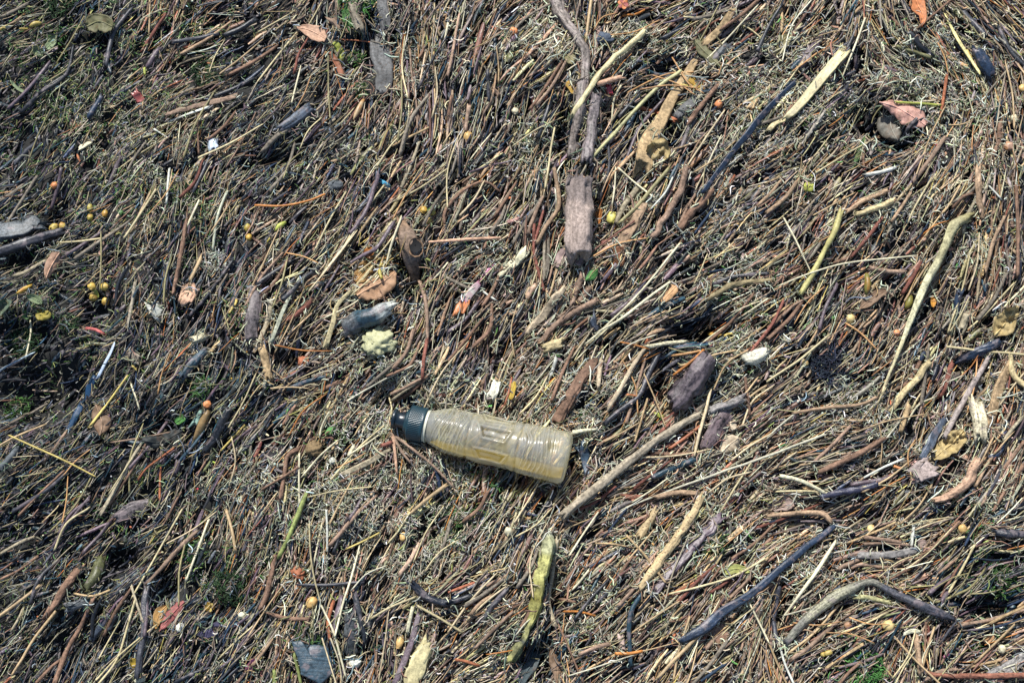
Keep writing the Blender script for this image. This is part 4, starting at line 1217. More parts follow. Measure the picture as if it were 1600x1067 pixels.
FLOW_PTS = []        # x, y, angle, weight: directions the small litter follows
OBJS = []
EDGES = []
for _n, line in enumerate(DATA.strip().splitlines()):
    if not line.strip() or line.startswith('#'):
        continue
    kind, colk, ws, ps, desc, opts = (line.split(';') + [''] * 6)[:6]
    pts = [tuple(float(v) for v in p.split(',')) for p in ps.split()]
    ws = [float(v) for v in ws.split(',')]
    op = dict((kv.split('=')[0], float(kv.split('=')[1])) for kv in opts.split(',') if '=' in kv)
    name, cat, group = KIND[kind]
    cols_ = [C[k_] for k_ in colk.split('/')]; colk = colk.split('/')[0]
    col = np.array(cols_[0] if len(cols_) == 1 else cols_)
    col = np.clip(col * (1 + random.uniform(-.12, .12)), .004, .85)
    lift = op.get('lift', 1.6) * .75 / 1000 + (.0008 if 'lift' in op else -.0005)
    cx, cy = pts[len(pts) // 2] if len(pts) > 2 else ((pts[0][0] + pts[-1][0]) / 2, (pts[0][1] + pts[-1][1]) / 2)
    L = sum(math.dist(pts[i], pts[i + 1]) for i in range(len(pts) - 1)) if len(pts) > 1 else 0
    if kind in ('tw', 'st', 'sw', 'nd', 'rd', 'hero', 'bk', 'log') and L > 30:
        for i in range(len(pts) - 1):
            FLOW_PTS.append(((pts[i][0] + pts[i + 1][0]) / 2, (pts[i][1] + pts[i + 1][1]) / 2, math.atan2(-(pts[i + 1][1] - pts[i][1]), pts[i + 1][0] - pts[i][0]), 1.0))
    sd = _n
    if kind in ('tw', 'st', 'sw', 'nd', 'rd', 'hero', 'bk', 'log', 'ch', 'pl', 'stump', 'pet') :
        mat = M_STRAW if kind in ('sw', 'nd') or colk in ('cane', 'herost', 'straws', 'cbone') else M_BARK
        if colk in DARKSET: mat = M_WET
        if kind == 'pl': mat = M_PLAS
        if kind == 'log' or (max(ws) > 13 and colk in ('tealb', 'slate', 'slateg', 'purpg', 'purpb2', 'pblock', 'archd', 'purpg', 'barkg', 'greyb')): mat = M_GRAIN
        if kind == 'stump' or colk == 'scale': mat = M_WART
        if colk == 'spot': mat = M_SPOT
        if colk == 'lichy': mat = M_LICH
        flat = op.get('flat', .5 if kind in ('pl', 'pet') else (.45 if kind == 'bk' else (.6 if kind == 'ch' else 1.0)))
        ro = op.get('rough', {'tw': .10, 'st': .13, 'sw': .03, 'nd': .02, 'ch': .16, 'bk': .14, 'rd': .07, 'hero': .06, 'pl': .16}.get(kind, .09))
        if len(pts) == 1: pts = [(pts[0][0] - 3, pts[0][1] + 3), pts[0], (pts[0][0] + 3, pts[0][1] - 3)]
        o, P = hero_tube(pts, ws, col, mat, name, lift, flat=flat, rough=ro, sides=(6 if max(ws) < 5 else 12), node=op.get('node', 0), knot=op.get('knot', 0), seed=sd, jagged=kind != 'nd')
        if kind == 'stump':
            pass
    elif kind == 'lf':
        if len(pts) == 1: pts = [(pts[0][0] - ws[0] * .5, pts[0][1] + 2), pts[0], (pts[0][0] + ws[0] * .5, pts[0][1] - 2)]
        o, _t = hero_leaf(pts, ws, col, name, lift + .001, seed=sd, rough=op.get('rough', .1))
    elif kind in ('fr', 'sn', 'lump', 'nest'):
        mat = {'fr': M_FRUIT, 'sn': M_STONE, 'lump': M_FOAM if colk == 'foam' else M_STONE, 'nest': M_WART}[kind]
        dy_ = ws[1] if len(ws) > 1 else ws[0]
        o = hero_ball(cx, cy, ws[0], dy_, op.get('a', 90), col, name, mat, rough={'fr': .075, 'sn': .11, 'lump': .2, 'nest': .12}[kind], seed=sd, above=-.0008 if kind == 'fr' else .002, squash=.88 if kind == 'fr' else .6, stalk=(kind == 'fr'))
    elif kind == 'pd':
        o, P = hero_tube(pts if len(pts) > 1 else [pts[0], (pts[0][0] + 8, pts[0][1])], [ws[0] * .6] + ws + [ws[-1] * .5], col, M_FRUIT, name, lift + .002, rough=.09, sides=12, seed=sd, jagged=False)
    elif kind == 'mt':
        rp = ws[0]
        o = fibre_ball(cx, cy, rp, col * (1 if colk == 'greyw' else .65), int(rp * rp * .3) + 40, name, wpx=1.7, lenf=.6, above=-.002, seed=sd, var=.5)
    elif kind == 'tang':
        o = fibre_ball(cx, cy, ws[0], col * 2.2, 520, name, wpx=1.9, lenf=.6, above=.0, seed=sd)
    elif kind == 'fl':
        o = link(name, None)
        x, y, z, s = place(cx, cy, .008); o.location = (float(x), float(y), float(z))
        for j in range(6):
            a = j * 1.05 + .3; rp = ws[0] * .5
            c2 = col if j % 2 else np.array(C['red' if colk == 'orange' else 'ochre'])
            lo, _t = hero_leaf([(cx, cy), (cx + math.cos(a) * rp * .6, cy + math.sin(a) * rp * .6), (cx + math.cos(a) * rp, cy + math.sin(a) * rp)], [3, rp * .8, 3], c2, 'petal', .008, seed=sd + j, rough=.2)
            lo.parent = o; lo.matrix_parent_inverse = Matrix.Identity(4); lo.location = Vector(lo.location) - Vector(o.location)
    elif kind == 'ho':
        # bark ring round a shallow dish painted black for the hole's inner shade
        rp = ws[0] * .5; rq = ws[1] * .5
        tt = np.linspace(0, 2 * math.pi, 22)
        q = [(cx + math.cos(t) * rp, cy + math.sin(t) * rq) for t in tt]
        o, P = hero_tube(q, [3 if ws[0] > 12 else 2], C['barkb'] if ws[0] > 12 else col, M_BARK, name, .0085 if ws[0] > 12 else .007, rough=.16, seed=sd)
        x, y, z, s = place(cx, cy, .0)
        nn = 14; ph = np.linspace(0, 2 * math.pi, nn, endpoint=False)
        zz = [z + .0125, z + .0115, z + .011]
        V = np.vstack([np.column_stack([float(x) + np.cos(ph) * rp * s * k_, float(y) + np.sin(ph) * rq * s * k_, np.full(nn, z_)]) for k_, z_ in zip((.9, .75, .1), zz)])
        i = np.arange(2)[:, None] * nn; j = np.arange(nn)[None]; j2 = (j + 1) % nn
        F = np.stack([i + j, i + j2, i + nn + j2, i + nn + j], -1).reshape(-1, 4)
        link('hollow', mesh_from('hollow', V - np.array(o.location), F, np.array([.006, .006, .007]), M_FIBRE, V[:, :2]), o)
    elif kind == 'slab':
        o = slab_from(pts, col, .006, name, .012, seed=sd)
    if kind in ('bk', 'st', 'log', 'stump', 'lf', 'ch', 'rd', 'pl', 'slab', 'lump', 'mt', 'sn') and max(ws + [0]) >= 8 or kind == 'slab':
        EDGES.append((pts if len(pts) > 1 else [(pts[0][0] - 1, pts[0][1]), (pts[0][0] + 1, pts[0][1])], ws, o.location.z))
    bend = 0
    if len(pts) > 2 and L > 0:
        bend = 1 - math.dist(pts[0], pts[-1]) / L
    auto, lie = look(kind, colk, max(ws), L, pts[0], pts[-1] if len(pts) > 1 else (pts[0][0] + 1, pts[0][1]), bend)
    if desc:
        lab = unique_label(desc, cx, cy)
        # a description that already singles the piece out keeps its place phrase short
    else:
        lab = unique_label(auto, cx, cy, (lie,))
    tag(o, lab, cat, group)
    OBJS.append(o)
# ------------------------------------------------------------------ the bottle
def plastic_shell():
    m = bpy.data.materials.new('milky_bottle_plastic')
    nt = nodes_of(m)
    out = N(nt, 'ShaderNodeOutputMaterial')
    geo = N(nt, 'ShaderNodeNewGeometry'); tc = N(nt, 'ShaderNodeTexCoord')
    n = N(nt, 'ShaderNodeTexNoise', i_Scale=38.0, i_Detail=6.0, i_Roughness=.65); nt.links.new(tc.outputs['Object'], n.inputs['Vector'])
    cr = N(nt, 'ShaderNodeValToRGB')
    cr.color_ramp.elements[0].position = .32; cr.color_ramp.elements[0].color = (.52, .47, .29, 1)
    cr.color_ramp.elements[1].position = .58; cr.color_ramp.elements[1].color = (.72, .73, .69, 1)
    nt.links.new(n.outputs['Fac'], cr.inputs[0])
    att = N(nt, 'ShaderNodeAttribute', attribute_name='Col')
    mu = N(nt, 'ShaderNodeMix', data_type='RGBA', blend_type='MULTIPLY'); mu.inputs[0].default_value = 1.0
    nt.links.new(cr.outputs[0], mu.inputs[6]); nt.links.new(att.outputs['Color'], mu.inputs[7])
    pr = N(nt, 'ShaderNodeBsdfPrincipled', i_Roughness=.33, i_IOR=1.45); nt.links.new(mu.outputs[2], pr.inputs['Base Color'])
    pr.inputs['Specular IOR Level'].default_value = .7; pr.inputs['Coat Weight'].default_value = 1.0; pr.inputs['Coat Roughness'].default_value = .2; pr.inputs['Coat IOR'].default_value = 1.55
    n5 = N(nt, 'ShaderNodeTexNoise', i_Scale=300.0, i_Detail=3.0); nt.links.new(tc.outputs['Object'], n5.inputs['Vector'])
    bp = N(nt, 'ShaderNodeBump', i_Strength=.25, i_Distance=.0006); nt.links.new(n5.outputs['Fac'], bp.inputs['Height']); nt.links.new(bp.outputs[0], pr.inputs['Normal'])
    tr = N(nt, 'ShaderNodeBsdfTranslucent'); nt.links.new(mu.outputs[2], tr.inputs[0])
    tp = N(nt, 'ShaderNodeBsdfTransparent'); tp.inputs[0].default_value = (.94, .91, .72, 1)
    m1 = N(nt, 'ShaderNodeMixShader'); m1.inputs[0].default_value = .42
    nt.links.new(pr.outputs[0], m1.inputs[1]); nt.links.new(tr.outputs[0], m1.inputs[2])
    m2 = N(nt, 'ShaderNodeMixShader')
    r = N(nt, 'ShaderNodeMapRange'); r.inputs[1].default_value = .35; r.inputs[2].default_value = .65; r.inputs[3].default_value = .40; r.inputs[4].default_value = .64
    nt.links.new(n.outputs['Fac'], r.inputs[0]); nt.links.new(r.outputs[0], m2.inputs[0])
    nt.links.new(m1.outputs[0], m2.inputs[1]); nt.links.new(tp.outputs[0], m2.inputs[2])
    nt.links.new(m2.outputs[0], out.inputs[0])
    return m
def simple(name, colr, rough, spec=.5, alpha=1.0, trans=0.0, bump=0, noise=.3, scale=90):
    m = bpy.data.materials.new(name); nt = nodes_of(m)
    out = N(nt, 'ShaderNodeOutputMaterial'); pr = N(nt, 'ShaderNodeBsdfPrincipled', i_Roughness=rough)
    pr.inputs['Specular IOR Level'].default_value = spec
    tc = N(nt, 'ShaderNodeTexCoord'); n = N(nt, 'ShaderNodeTexNoise', i_Scale=scale, i_Detail=5.0); nt.links.new(tc.outputs['Object'], n.inputs['Vector'])
    mr = N(nt, 'ShaderNodeMapRange'); mr.inputs[1].default_value = .3; mr.inputs[2].default_value = .7; mr.inputs[3].default_value = 1 - noise; mr.inputs[4].default_value = 1 + noise
    nt.links.new(n.outputs['Fac'], mr.inputs[0])
    vm = N(nt, 'ShaderNodeVectorMath', operation='SCALE'); vm.inputs[0].default_value = colr; nt.links.new(mr.outputs[0], vm.inputs['Scale'])
    nt.links.new(vm.outputs[0], pr.inputs['Base Color'])
    surf = pr.outputs[0]
    if trans:
        tp = N(nt, 'ShaderNodeBsdfTransparent'); tp.inputs[0].default_value = (*[min(1, c * 1.6 + .2) for c in colr], 1)
        ms = N(nt, 'ShaderNodeMixShader'); ms.inputs[0].default_value = trans
        nt.links.new(surf, ms.inputs[1]); nt.links.new(tp.outputs[0], ms.inputs[2]); surf = ms.outputs[0]
    nt.links.new(surf, out.inputs[0])
    return m
M_SHELL = plastic_shell()
M_CAP = simple('teal_cap_plastic', (.008, .030, .042), .38, .5, noise=.35)
M_CAPS = simple('scuffed_spout_plastic', (.006, .013, .020), .3, .6, noise=.5)
M_RING = simple('neck_ring_plastic', (.50, .50, .40), .35, .5, noise=.2)
M_LIQ = simple('yellow_residue', (.46, .35, .08), .3, .5, trans=.35, noise=.35, scale=40)

# axis in the photograph: spout tip to base centre
T0 = np.array([613.5, 653.0]); T1 = np.array([888.5, 716.5])
AX_PX = float(np.linalg.norm(T1 - T0))
_x, _y, _z, _s = place(752., 690., 0.0)
B_R = 39 * SPX
ZB = float(_z) + B_R * .72
ax0, ay0, t0 = ray_xy(T0[0], T0[1], ZB - .004); ax1, ay1, t1 = ray_xy(T1[0], T1[1], ZB)
A0 = np.array([ax0, ay0, ZB - .006]); A1 = np.array([ax1, ay1, ZB])
ULEN = float(np.linalg.norm(A1 - A0)) / 279.0            # metres per unit of the 279-unit profile
axd = (A1 - A0) / np.linalg.norm(A1 - A0)
up = np.array([0, 0, 1.0]); side = np.cross(up, axd); side /= np.linalg.norm(side); upp = np.cross(axd, side)
bottle = bpy.data.objects.new('sports_bottle', None)
col_root.objects.link(bottle)
bottle.matrix_world = Matrix(((axd[0], side[0], upp[0], A0[0]), (axd[1], side[1], upp[1], A0[1]), (axd[2], side[2], upp[2], A0[2]), (0, 0, 0, 1)))
tag(bottle, 'clear milky sports bottle with dark teal cap and yellow residue lying on the debris', 'bottle')
def lathe(prof, nphi, name, mat, fn=None, parent=bottle, close=True):
    t = np.array([p[0] for p in prof], float); r = np.array([p[1] for p in prof], float)
    ph = np.linspace(0, 2 * math.pi, nphi, endpoint=False)
    Rr = np.repeat(r[:, None], nphi, 1)
    if fn is not None: Rr = fn(t[:, None], ph[None, :], Rr)
    # local x along the axis, y to the side (ph = 0), z up (ph = pi/2)
    V = np.stack([np.repeat(t[:, None], nphi, 1) * ULEN, Rr * np.cos(ph) * ULEN, Rr * np.sin(ph) * ULEN], -1).reshape(-1, 3)
    n = len(t)
    i = np.arange(n - 1)[:, None] * nphi; j = np.arange(nphi)[None]; j2 = (j + 1) % nphi
    F = np.stack([i + j, i + nphi + j, i + nphi + j2, i + j2], -1).reshape(-1, 4)
    U = np.column_stack([np.tile(ph / 6.283, n), V[:, 0]])
    cl = np.ones((len(V), 3))
    if name == 'body':      # creases painted darker, standing in for dark refraction lines
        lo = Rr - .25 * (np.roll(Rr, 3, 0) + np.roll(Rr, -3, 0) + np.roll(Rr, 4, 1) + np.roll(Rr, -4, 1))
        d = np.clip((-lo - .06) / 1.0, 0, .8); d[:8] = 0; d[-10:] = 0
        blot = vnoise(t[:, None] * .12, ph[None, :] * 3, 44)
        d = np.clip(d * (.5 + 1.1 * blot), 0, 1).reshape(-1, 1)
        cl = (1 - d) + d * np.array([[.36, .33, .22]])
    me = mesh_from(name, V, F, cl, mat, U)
    return link(name, me, parent)
def sst(a, b, x):
    q = np.clip((x - a) / (b - a), 0, 1); return q * q * (3 - 2 * q)
def body_r(t):
    r = np.interp(t, [56, 60, 66, 76, 90, 104, 118, 123, 127, 135, 160, 190, 197, 201, 206, 225, 250, 264, 270, 275, 278], [25, 25.5, 28, 31.5, 34.5, 36.3, 36.8, 35.2, 36.9, 36.2, 36.0, 36.4, 37.2, 35.8, 37.8, 38.4, 39.6, 40.2, 39.6, 37.0, 33.0])
    return r
def body_fn(t, ph, R):
    R = R + 0 * ph
    # slanting grip ridges on the shoulder
    m1 = sst(62, 72, t) * (1 - sst(112, 120, t))
    q1 = ph * 3 / math.pi + t * .135 + .7 * (vnoise(t * .05, ph * 1.1, 15) - .5)
    f1 = np.abs(q1 % 1.0 - .5)
    R = R + m1 * (1.1 * np.exp(-(f1 / .13) ** 2) - .6 * np.exp(-((f1 - .3) / .09) ** 2))
    # framed windows round the middle: raised rim, sunken field
    sec = (ph - math.radians(52)) % (math.pi / 3) - math.pi / 6      # six round the bottle
    arc = sec * 36.5
    tw = t + arc * .10 * 0
    half_t = 26 - (arc + 10.5) * .38
    d = np.maximum(np.abs(t - 162) - half_t, np.abs(arc + .0 * tw) - 10.5)
    m2 = np.exp(-(d / 1.9) ** 2)
    R = R + m2 * 1.5 - (1 - sst(-4.5, -1.5, d)) * 2.2
    # ribs near the base
    m3 = sst(205, 209, t) * (1 - sst(256, 262, t))
    q3 = (t - 205) / 7.4 + .35 * np.sin(ph * 2 + 1) + 1.1 * (vnoise(t * .05, ph * 2.2, 16) - .5)
    f3 = np.abs(q3 % 1.0 - .5)
    R = R + m3 * (1.2 * vnoise(t * .11, ph * 2.5, 18) + .35) * (1.0 * np.exp(-(f3 / .12) ** 2) - .5 * np.exp(-((f3 - .28) / .08) ** 2))
    # dents
    R = R + (vnoise(t * .035 + 4, ph * 1.3, 12) - .5) * 4.6 + (vnoise(t * .08 + 4, ph * 2.2, 19) - .5) * 1.6 + (vnoise(t * .16 + 4, ph * 4, 13) - .5) * .7
    return R
tt = np.concatenate([np.linspace(56, 278, 210)])
prof = [(t, float(body_r(t))) for t in tt] + [(279, 30), (278.2, 26), (276, 20), (274, 10), (273.5, .2)]
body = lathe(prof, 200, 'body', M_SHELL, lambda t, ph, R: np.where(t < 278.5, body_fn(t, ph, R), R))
ring = lathe([(50, 23), (51, 24.6), (53, 24.9), (54, 24.2), (55.5, 25.8), (56.6, 25.6), (57, 24)], 64, 'neck_ring', M_RING)
# residue pooled along the lowest side
def seg_mesh(level=-.70):
    V = []; F = []
    ts = np.linspace(66, 274, 60); m = 16
    for t in ts:
        r = float(np.interp(t, [66, 90, 118, 160, 225, 262, 274], [25, 31.8, 33.6, 32.6, 35.4, 36.6, 33.5]))
        a0 = math.asin(level); th = np.linspace(math.pi - a0, 2 * math.pi + a0, m)
        ring_ = [(t * ULEN, math.cos(a) * r * ULEN, math.sin(a) * r * ULEN) for a in th]
        # a slightly wavy free surface
        V += ring_
        V += [(t * ULEN, math.cos(th[0]) * r * ULEN * (1 - k / 5 * 2), math.sin(a0) * r * ULEN + .0003 * math.sin(t * .2 + k)) for k in (4, 3, 2, 1)]
    V = np.array(V); k = m + 4
    i = np.arange(len(ts) - 1)[:, None] * k; j = np.arange(k)[None]; j2 = (j + 1) % k
    F = np.stack([i + j, i + j2, i + k + j2, i + k + j], -1).reshape(-1, 4)
    return V, F
Vl, Fl = seg_mesh()
# the residue gathers down and towards the slope
th_ = math.radians(-58); Vy = Vl[:, 1] * math.cos(th_) - Vl[:, 2] * math.sin(th_); Vz = Vl[:, 1] * math.sin(th_) + Vl[:, 2] * math.cos(th_)
Vl = np.column_stack([Vl[:, 0], Vy, Vz])
resid = link('residue', mesh_from('residue', Vl, Fl, np.array([.5, .36, .07]), M_LIQ, Vl[:, :2]), bottle)
# cap
def knurl(t, ph, R):
    m = sst(27.5, 29, t) * (1 - sst(46, 48, t))
    return R + m * .55 * np.sign(np.sin(ph * 44 + t * .9)) * np.abs(np.sin(ph * 44 + t * .9)) ** .6 * (.6 + .4 * np.sin(t * 2.6))
cap = lathe([(25.5, 13), (26, 24.5), (27, 26.6), (28, 27.2)] + [(t, 27.0) for t in np.linspace(29, 47, 26)] + [(48, 27.6), (51, 27.4), (52, 26.6), (52.2, 24)], 220, 'cap', M_CAP, knurl)
spout = lathe([(2.2, .2), (2.0, 5), (1.0, 8), (.3, 11), (0, 14.2), (1, 15.6), (3, 16), (5, 15.6), (6, 13.8), (9, 12.0), (13, 12.0), (19, 13.2), (23, 14.6), (25, 15.6), (26, 18)], 48, 'spout', M_CAPS, parent=cap)
collar = lathe([(20, 15.6), (21, 18), (23.5, 19.2), (25.4, 19.4), (26, 20)], 48, 'collar', M_CAP, parent=cap)
# ------------------------------------------------------------------ fields over the photograph: direction, moss, dark, green
HAND_FLOW = [(60, 60, 45), (250, 60, 60), (420, 80, 55), (600, 60, 80), (740, 120, 75), (50, 250, 45), (200, 300, 65), (330, 330, 72), (100, 420, 35), (250, 450, 78), (350, 500, 65), (60, 560, 40), (200, 640, 55), (330, 700, 50), (60, 740, 35), (60, 860, 40),
 (200, 900, 50), (80, 1000, 50), (250, 1010, 60), (400, 880, 70), (420, 1010, 70), (560, 900, 75), (660, 900, 50), (720, 1020, 50), (600, 780, 40), (500, 640, 35), (520, 720, 40), (430, 560, 60), (480, 380, 55), (580, 330, 55), (640, 300, 60), (720, 300, 70), (700, 560, 65),
 (760, 500, 60), (820, 560, 75), (820, 80, 45), (960, 60, 60), (1000, 200, 50), (1100, 220, 45), (1150, 60, 50), (1180, 340, 40), (1250, 220, 45), (1330, 220, 50), (1380, 60, 120), (1480, 60, 125), (1560, 60, 130), (1540, 200, 70), (1560, 340, 85), (1450, 300, 55), (1350, 380, 45),
 (1150, 440, 20), (1200, 400, 15), (1040, 420, 45), (1400, 560, 62), (1540, 620, 65), (1300, 480, 50), (1220, 540, 45), (1250, 640, 25), (1300, 700, 22), (1420, 740, 40), (1560, 740, 55), (1250, 760, 15), (1380, 800, 22), (1480, 860, 35), (1560, 960, 15), (1450, 1020, 60), (1300, 900, 40), (1250, 1020, 45),
 (1160, 860, 45), (1100, 800, 35), (1000, 760, 30), (1080, 700, 30), (960, 860, 55), (960, 980, 60), (1100, 1000, 50), (900, 800, 45), (760, 860, 50), (1180, 940, 40), (620, 440, 50), (930, 560, 60)]
for x_, y_, a_ in HAND_FLOW:
    FLOW_PTS.append((x_, y_, math.radians(a_), 2.2))
FP = np.array(FLOW_PTS)
GX, GY = np.meshgrid(np.arange(-300, 1901, 25.), np.arange(-250, 1321, 25.))
def _grid_flow():
    d2 = (GX[..., None] - FP[:, 0]) ** 2 + (GY[..., None] - FP[:, 1]) ** 2
    w = FP[:, 3] / (d2 + 35 ** 2) ** 1.5
    c = (w * np.cos(2 * FP[:, 2])).sum(-1); s = (w * np.sin(2 * FP[:, 2])).sum(-1); t = w.sum(-1)
    return np.arctan2(s, c) / 2, np.sqrt(c * c + s * s) / t
G_ANG, G_COH = _grid_flow()
def blobs(lst, base):
    g = np.full(GX.shape, base, float)
    for b in lst:
        x_, y_, r_ = b[:3]; a_ = b[3] if len(b) > 3 else 1.0
        g += a_ * np.exp(-((GX - x_) ** 2 + (GY - y_) ** 2) / r_ ** 2)
    return g
G_MOSS = blobs([(870, 600, 60), (925, 650, 50), (1170, 100, 70), (1170, 240, 60), (600, 640, 60), (540, 750, 80), (700, 745, 70), (860, 850, 40), (1120, 400, 60), (1390, 340, 45), (1150, 560, 50), (480, 850, 70), (1280, 880, 50), (1450, 110, 90), (1000, 60, 50),
  (1330, 620, 60), (660, 850, 70), (920, 960, 50), (840, 60, 50), (1000, 860, 50), (370, 750, 50), (1130, 790, 60), (830, 230, 40), (330, 900, 40), (100, 160, 70), (760, 380, 40), (280, 290, 60), (560, 560, 50), (640, 600, 50), (1250, 160, 60), (1500, 200, 60), (1060, 180, 40), (470, 270, 40), (700, 620, 40),
  (1350, 150, 40), (200, 200, 60), (1530, 390, 40), (1190, 470, 40), (560, 240, 30), (640, 100, 50), (1380, 690, 40), (1540, 780, 40), (780, 1000, 50)], .38) + .25 / (1 + np.exp((GX - 330) / 110.))
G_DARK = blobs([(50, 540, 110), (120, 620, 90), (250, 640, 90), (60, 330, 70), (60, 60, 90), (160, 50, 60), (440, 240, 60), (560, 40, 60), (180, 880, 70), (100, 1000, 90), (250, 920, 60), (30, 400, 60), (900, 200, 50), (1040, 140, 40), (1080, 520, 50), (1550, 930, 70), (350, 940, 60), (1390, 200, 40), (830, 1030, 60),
  (640, 420, 40), (10, 900, 80), (250, 1050, 60), (420, 150, 50), (320, 420, 60), (360, 620, 60), (1490, 950, 40), (240, 760, 60), (30, 680, 60), (540, 1000, 50)], .24) + .36 / (1 + np.exp((GX - 330) / 110.)) + .06 * (GY < 300)  # darker pieces at the hollows put their shade into the colour
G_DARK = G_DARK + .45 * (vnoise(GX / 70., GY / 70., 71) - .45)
G_GREEN = blobs([(90, 20, 110), (250, 110, 70), (60, 200, 80), (330, 60, 60), (60, 520, 80), (1560, 880, 60), (1340, 1040, 50), (470, 1000, 40), (320, 870, 40), (200, 770, 50), (60, 770, 60), (170, 330, 60), (300, 310, 50), (370, 640, 40), (1100, 850, 30), (700, 820, 40), (380, 480, 50), (500, 680, 30), (760, 755, 40), (1150, 470, 40)], .05) + .17 / (1 + np.exp((GX - 330) / 110.))
def look_up(G, px, py):
    i = np.clip(((py + 250) / 25), 0, GX.shape[0] - 1.001); j = np.clip(((px + 300) / 25), 0, GX.shape[1] - 1.001)
    i0 = i.astype(int); j0 = j.astype(int); fi = i - i0; fj = j - j0
    return (G[i0, j0] * (1 - fi) * (1 - fj) + G[i0 + 1, j0] * fi * (1 - fj) + G[i0, j0 + 1] * (1 - fi) * fj + G[i0 + 1, j0 + 1] * fi * fj)
G_C = np.cos(2 * G_ANG); G_S = np.sin(2 * G_ANG)
def flow_at(px, py):
    return np.arctan2(look_up(G_S, px, py), look_up(G_C, px, py)) / 2

X0, X1, Y0, Y1 = -150, 1750, -120, 1190
def scatter(n, weight=None):
    """n pixel positions, kept with a probability"""
    out = []
    tot = 0
    while tot < n:
        px = rng.uniform(X0, X1, n); py = rng.uniform(Y0, Y1, n)
        if weight is not None:
            keep = rng.uniform(0, 1, n) < np.clip(weight(px, py), 0.02, 1)
            px, py = px[keep], py[keep]
        out.append((px, py)); tot += len(px)
    return np.concatenate([o[0] for o in out])[:n], np.concatenate([o[1] for o in out])[:n]
def lay(px, py, n, k, length, width, zlo, zhi, spread, curl, pitch, cols, sides, name, mat, squash=1.0, along=True, taper=.6, wander=.0):
    """n pieces centred on the pixels, lengths and widths in photo pixels, heights in mm above the mat"""
    fine = 1 / (1 + np.exp((px - 400 + .35 * (py - 500)) / 90.))       # finer, more tangled matter towards this side
    fine = np.clip(fine + .5 * np.clip(vnoise(px / 130, py / 130, 81) - .55, 0, 1), 0, 1)
    length = length * (1 - .38 * fine); width = width * (1 - .30 * fine)
    zz = rng.uniform(zlo, zhi, n) / 1000
    x, y, z, s = place(px, py, zz)
    ang = flow_at(px, py) if along else rng.uniform(0, math.pi, n)
    if along:            # bundles: neighbours lie alike
        ang = ang + (vnoise(px / 48, py / 48, 91) - .5) * .55 + (vnoise(px / 20, py / 20, 92 + k) - .5) * .45
    th = ang + rng.normal(0, 1, n) * spread * (1 + .9 * fine)
    flip = rng.uniform(0, 1, n) < .5; th = np.where(flip, th + math.pi, th)
    kap = rng.normal(0, curl, n)
    pit = rng.normal(0, pitch, n)
    L = length * s; st = (L / (k - 1))
    P = np.zeros((n, k, 3))
    P[:, 0] = np.stack([x, y, z], 1)
    t = th - kap * (k - 1) / 2
    for i in range(1, k):
        t = t + kap + rng.normal(0, wander, n) if wander else t + kap
        p2 = pit + (0.25 * rng.normal(0, 1, n) * wander)
        P[:, i] = P[:, i - 1] + st[:, None] * np.stack([np.cos(t) * np.cos(p2), np.sin(t) * np.cos(p2), np.sin(p2)], 1)
    mid = P[:, k // 2].copy()
    P += (np.stack([x, y, z], 1) - mid)[:, None, :]
    # long pieces keep to the mat's surface
    zr = relief(P[..., 0], P[..., 1]); P[..., 2] += .6 * (zr - zr[:, k // 2][:, None])
    R = (width * s / 2)[:, None] * (1 - (1 - taper) * np.abs(np.linspace(-1, 1, k))[None] ** 3)
    V, F, cc, U = batch_tubes(P, R, sides, cols, squash)
    me = mesh_from(name, V, F, cc, mat, U)
    return me
def mixcol(n, keys, p=None, var=.22, hue=.06):
    idx = rng.choice(len(keys), n, p=p)
    base = np.array([C[k] for k in keys])[idx]
    c = base * np.exp(rng.normal(0, var, (n, 1))) * (1 + rng.normal(0, hue, (n, 3)))
    return np.clip(c, .004, .85)
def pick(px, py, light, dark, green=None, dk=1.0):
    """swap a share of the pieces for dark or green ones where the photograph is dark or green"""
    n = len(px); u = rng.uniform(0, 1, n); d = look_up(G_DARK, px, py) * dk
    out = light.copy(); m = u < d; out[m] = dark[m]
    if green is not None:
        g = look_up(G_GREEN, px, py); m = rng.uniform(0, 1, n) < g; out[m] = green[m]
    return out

def stuff(name, me, label, cat='debris'):
    o = link(name, me); tag(o, label, cat, kind='stuff'); return o

# ------------------------------------------------------------------ the ground
gx = np.concatenate([np.linspace(-30, -1.1, 14), np.linspace(-1.05, 1.05, 300), np.linspace(1.1, 30, 14)])
gy = np.concatenate([np.linspace(-30, -.85, 14), np.linspace(-.8, .8, 230), np.linspace(.85, 30, 14)])
XX, YY = np.meshgrid(gx, gy)
ZZ = relief(XX, YY) - .016 + (vnoise(XX * 70, YY * 70, 8) - .5) * .004
nx, ny = len(gx), len(gy)
i = np.arange(ny - 1)[:, None] * nx; j = np.arange(nx - 1)[None]
F = np.stack([i + j, i + j + 1, i + nx + j + 1, i + nx + j], -1).reshape(-1, 4)
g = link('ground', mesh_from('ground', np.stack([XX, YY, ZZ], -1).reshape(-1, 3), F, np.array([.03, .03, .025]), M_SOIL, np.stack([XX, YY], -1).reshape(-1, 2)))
g['kind'] = 'structure'

PITW = lambda px, py: 1.0 - np.clip(pit_depth(*ray_xy(px, py, 0.0)[:2]) * 34, 0, .84)
CL = lambda px, py, s, f: vnoise(px / s + 9, py / s + 3, f)
def GAP(px, py):         # the gaps between clumps, drawn out along the lie of the debris
    a = flow_at(px, py); u = px * np.cos(a) - py * np.sin(a); v = px * np.sin(a) + py * np.cos(a)
    f = .55 * vnoise(px / 24, py / 24, 61) + .45 * vnoise(px / 11, py / 11, 62)
    return np.clip((f - .30) * 4.0, .04, 1)
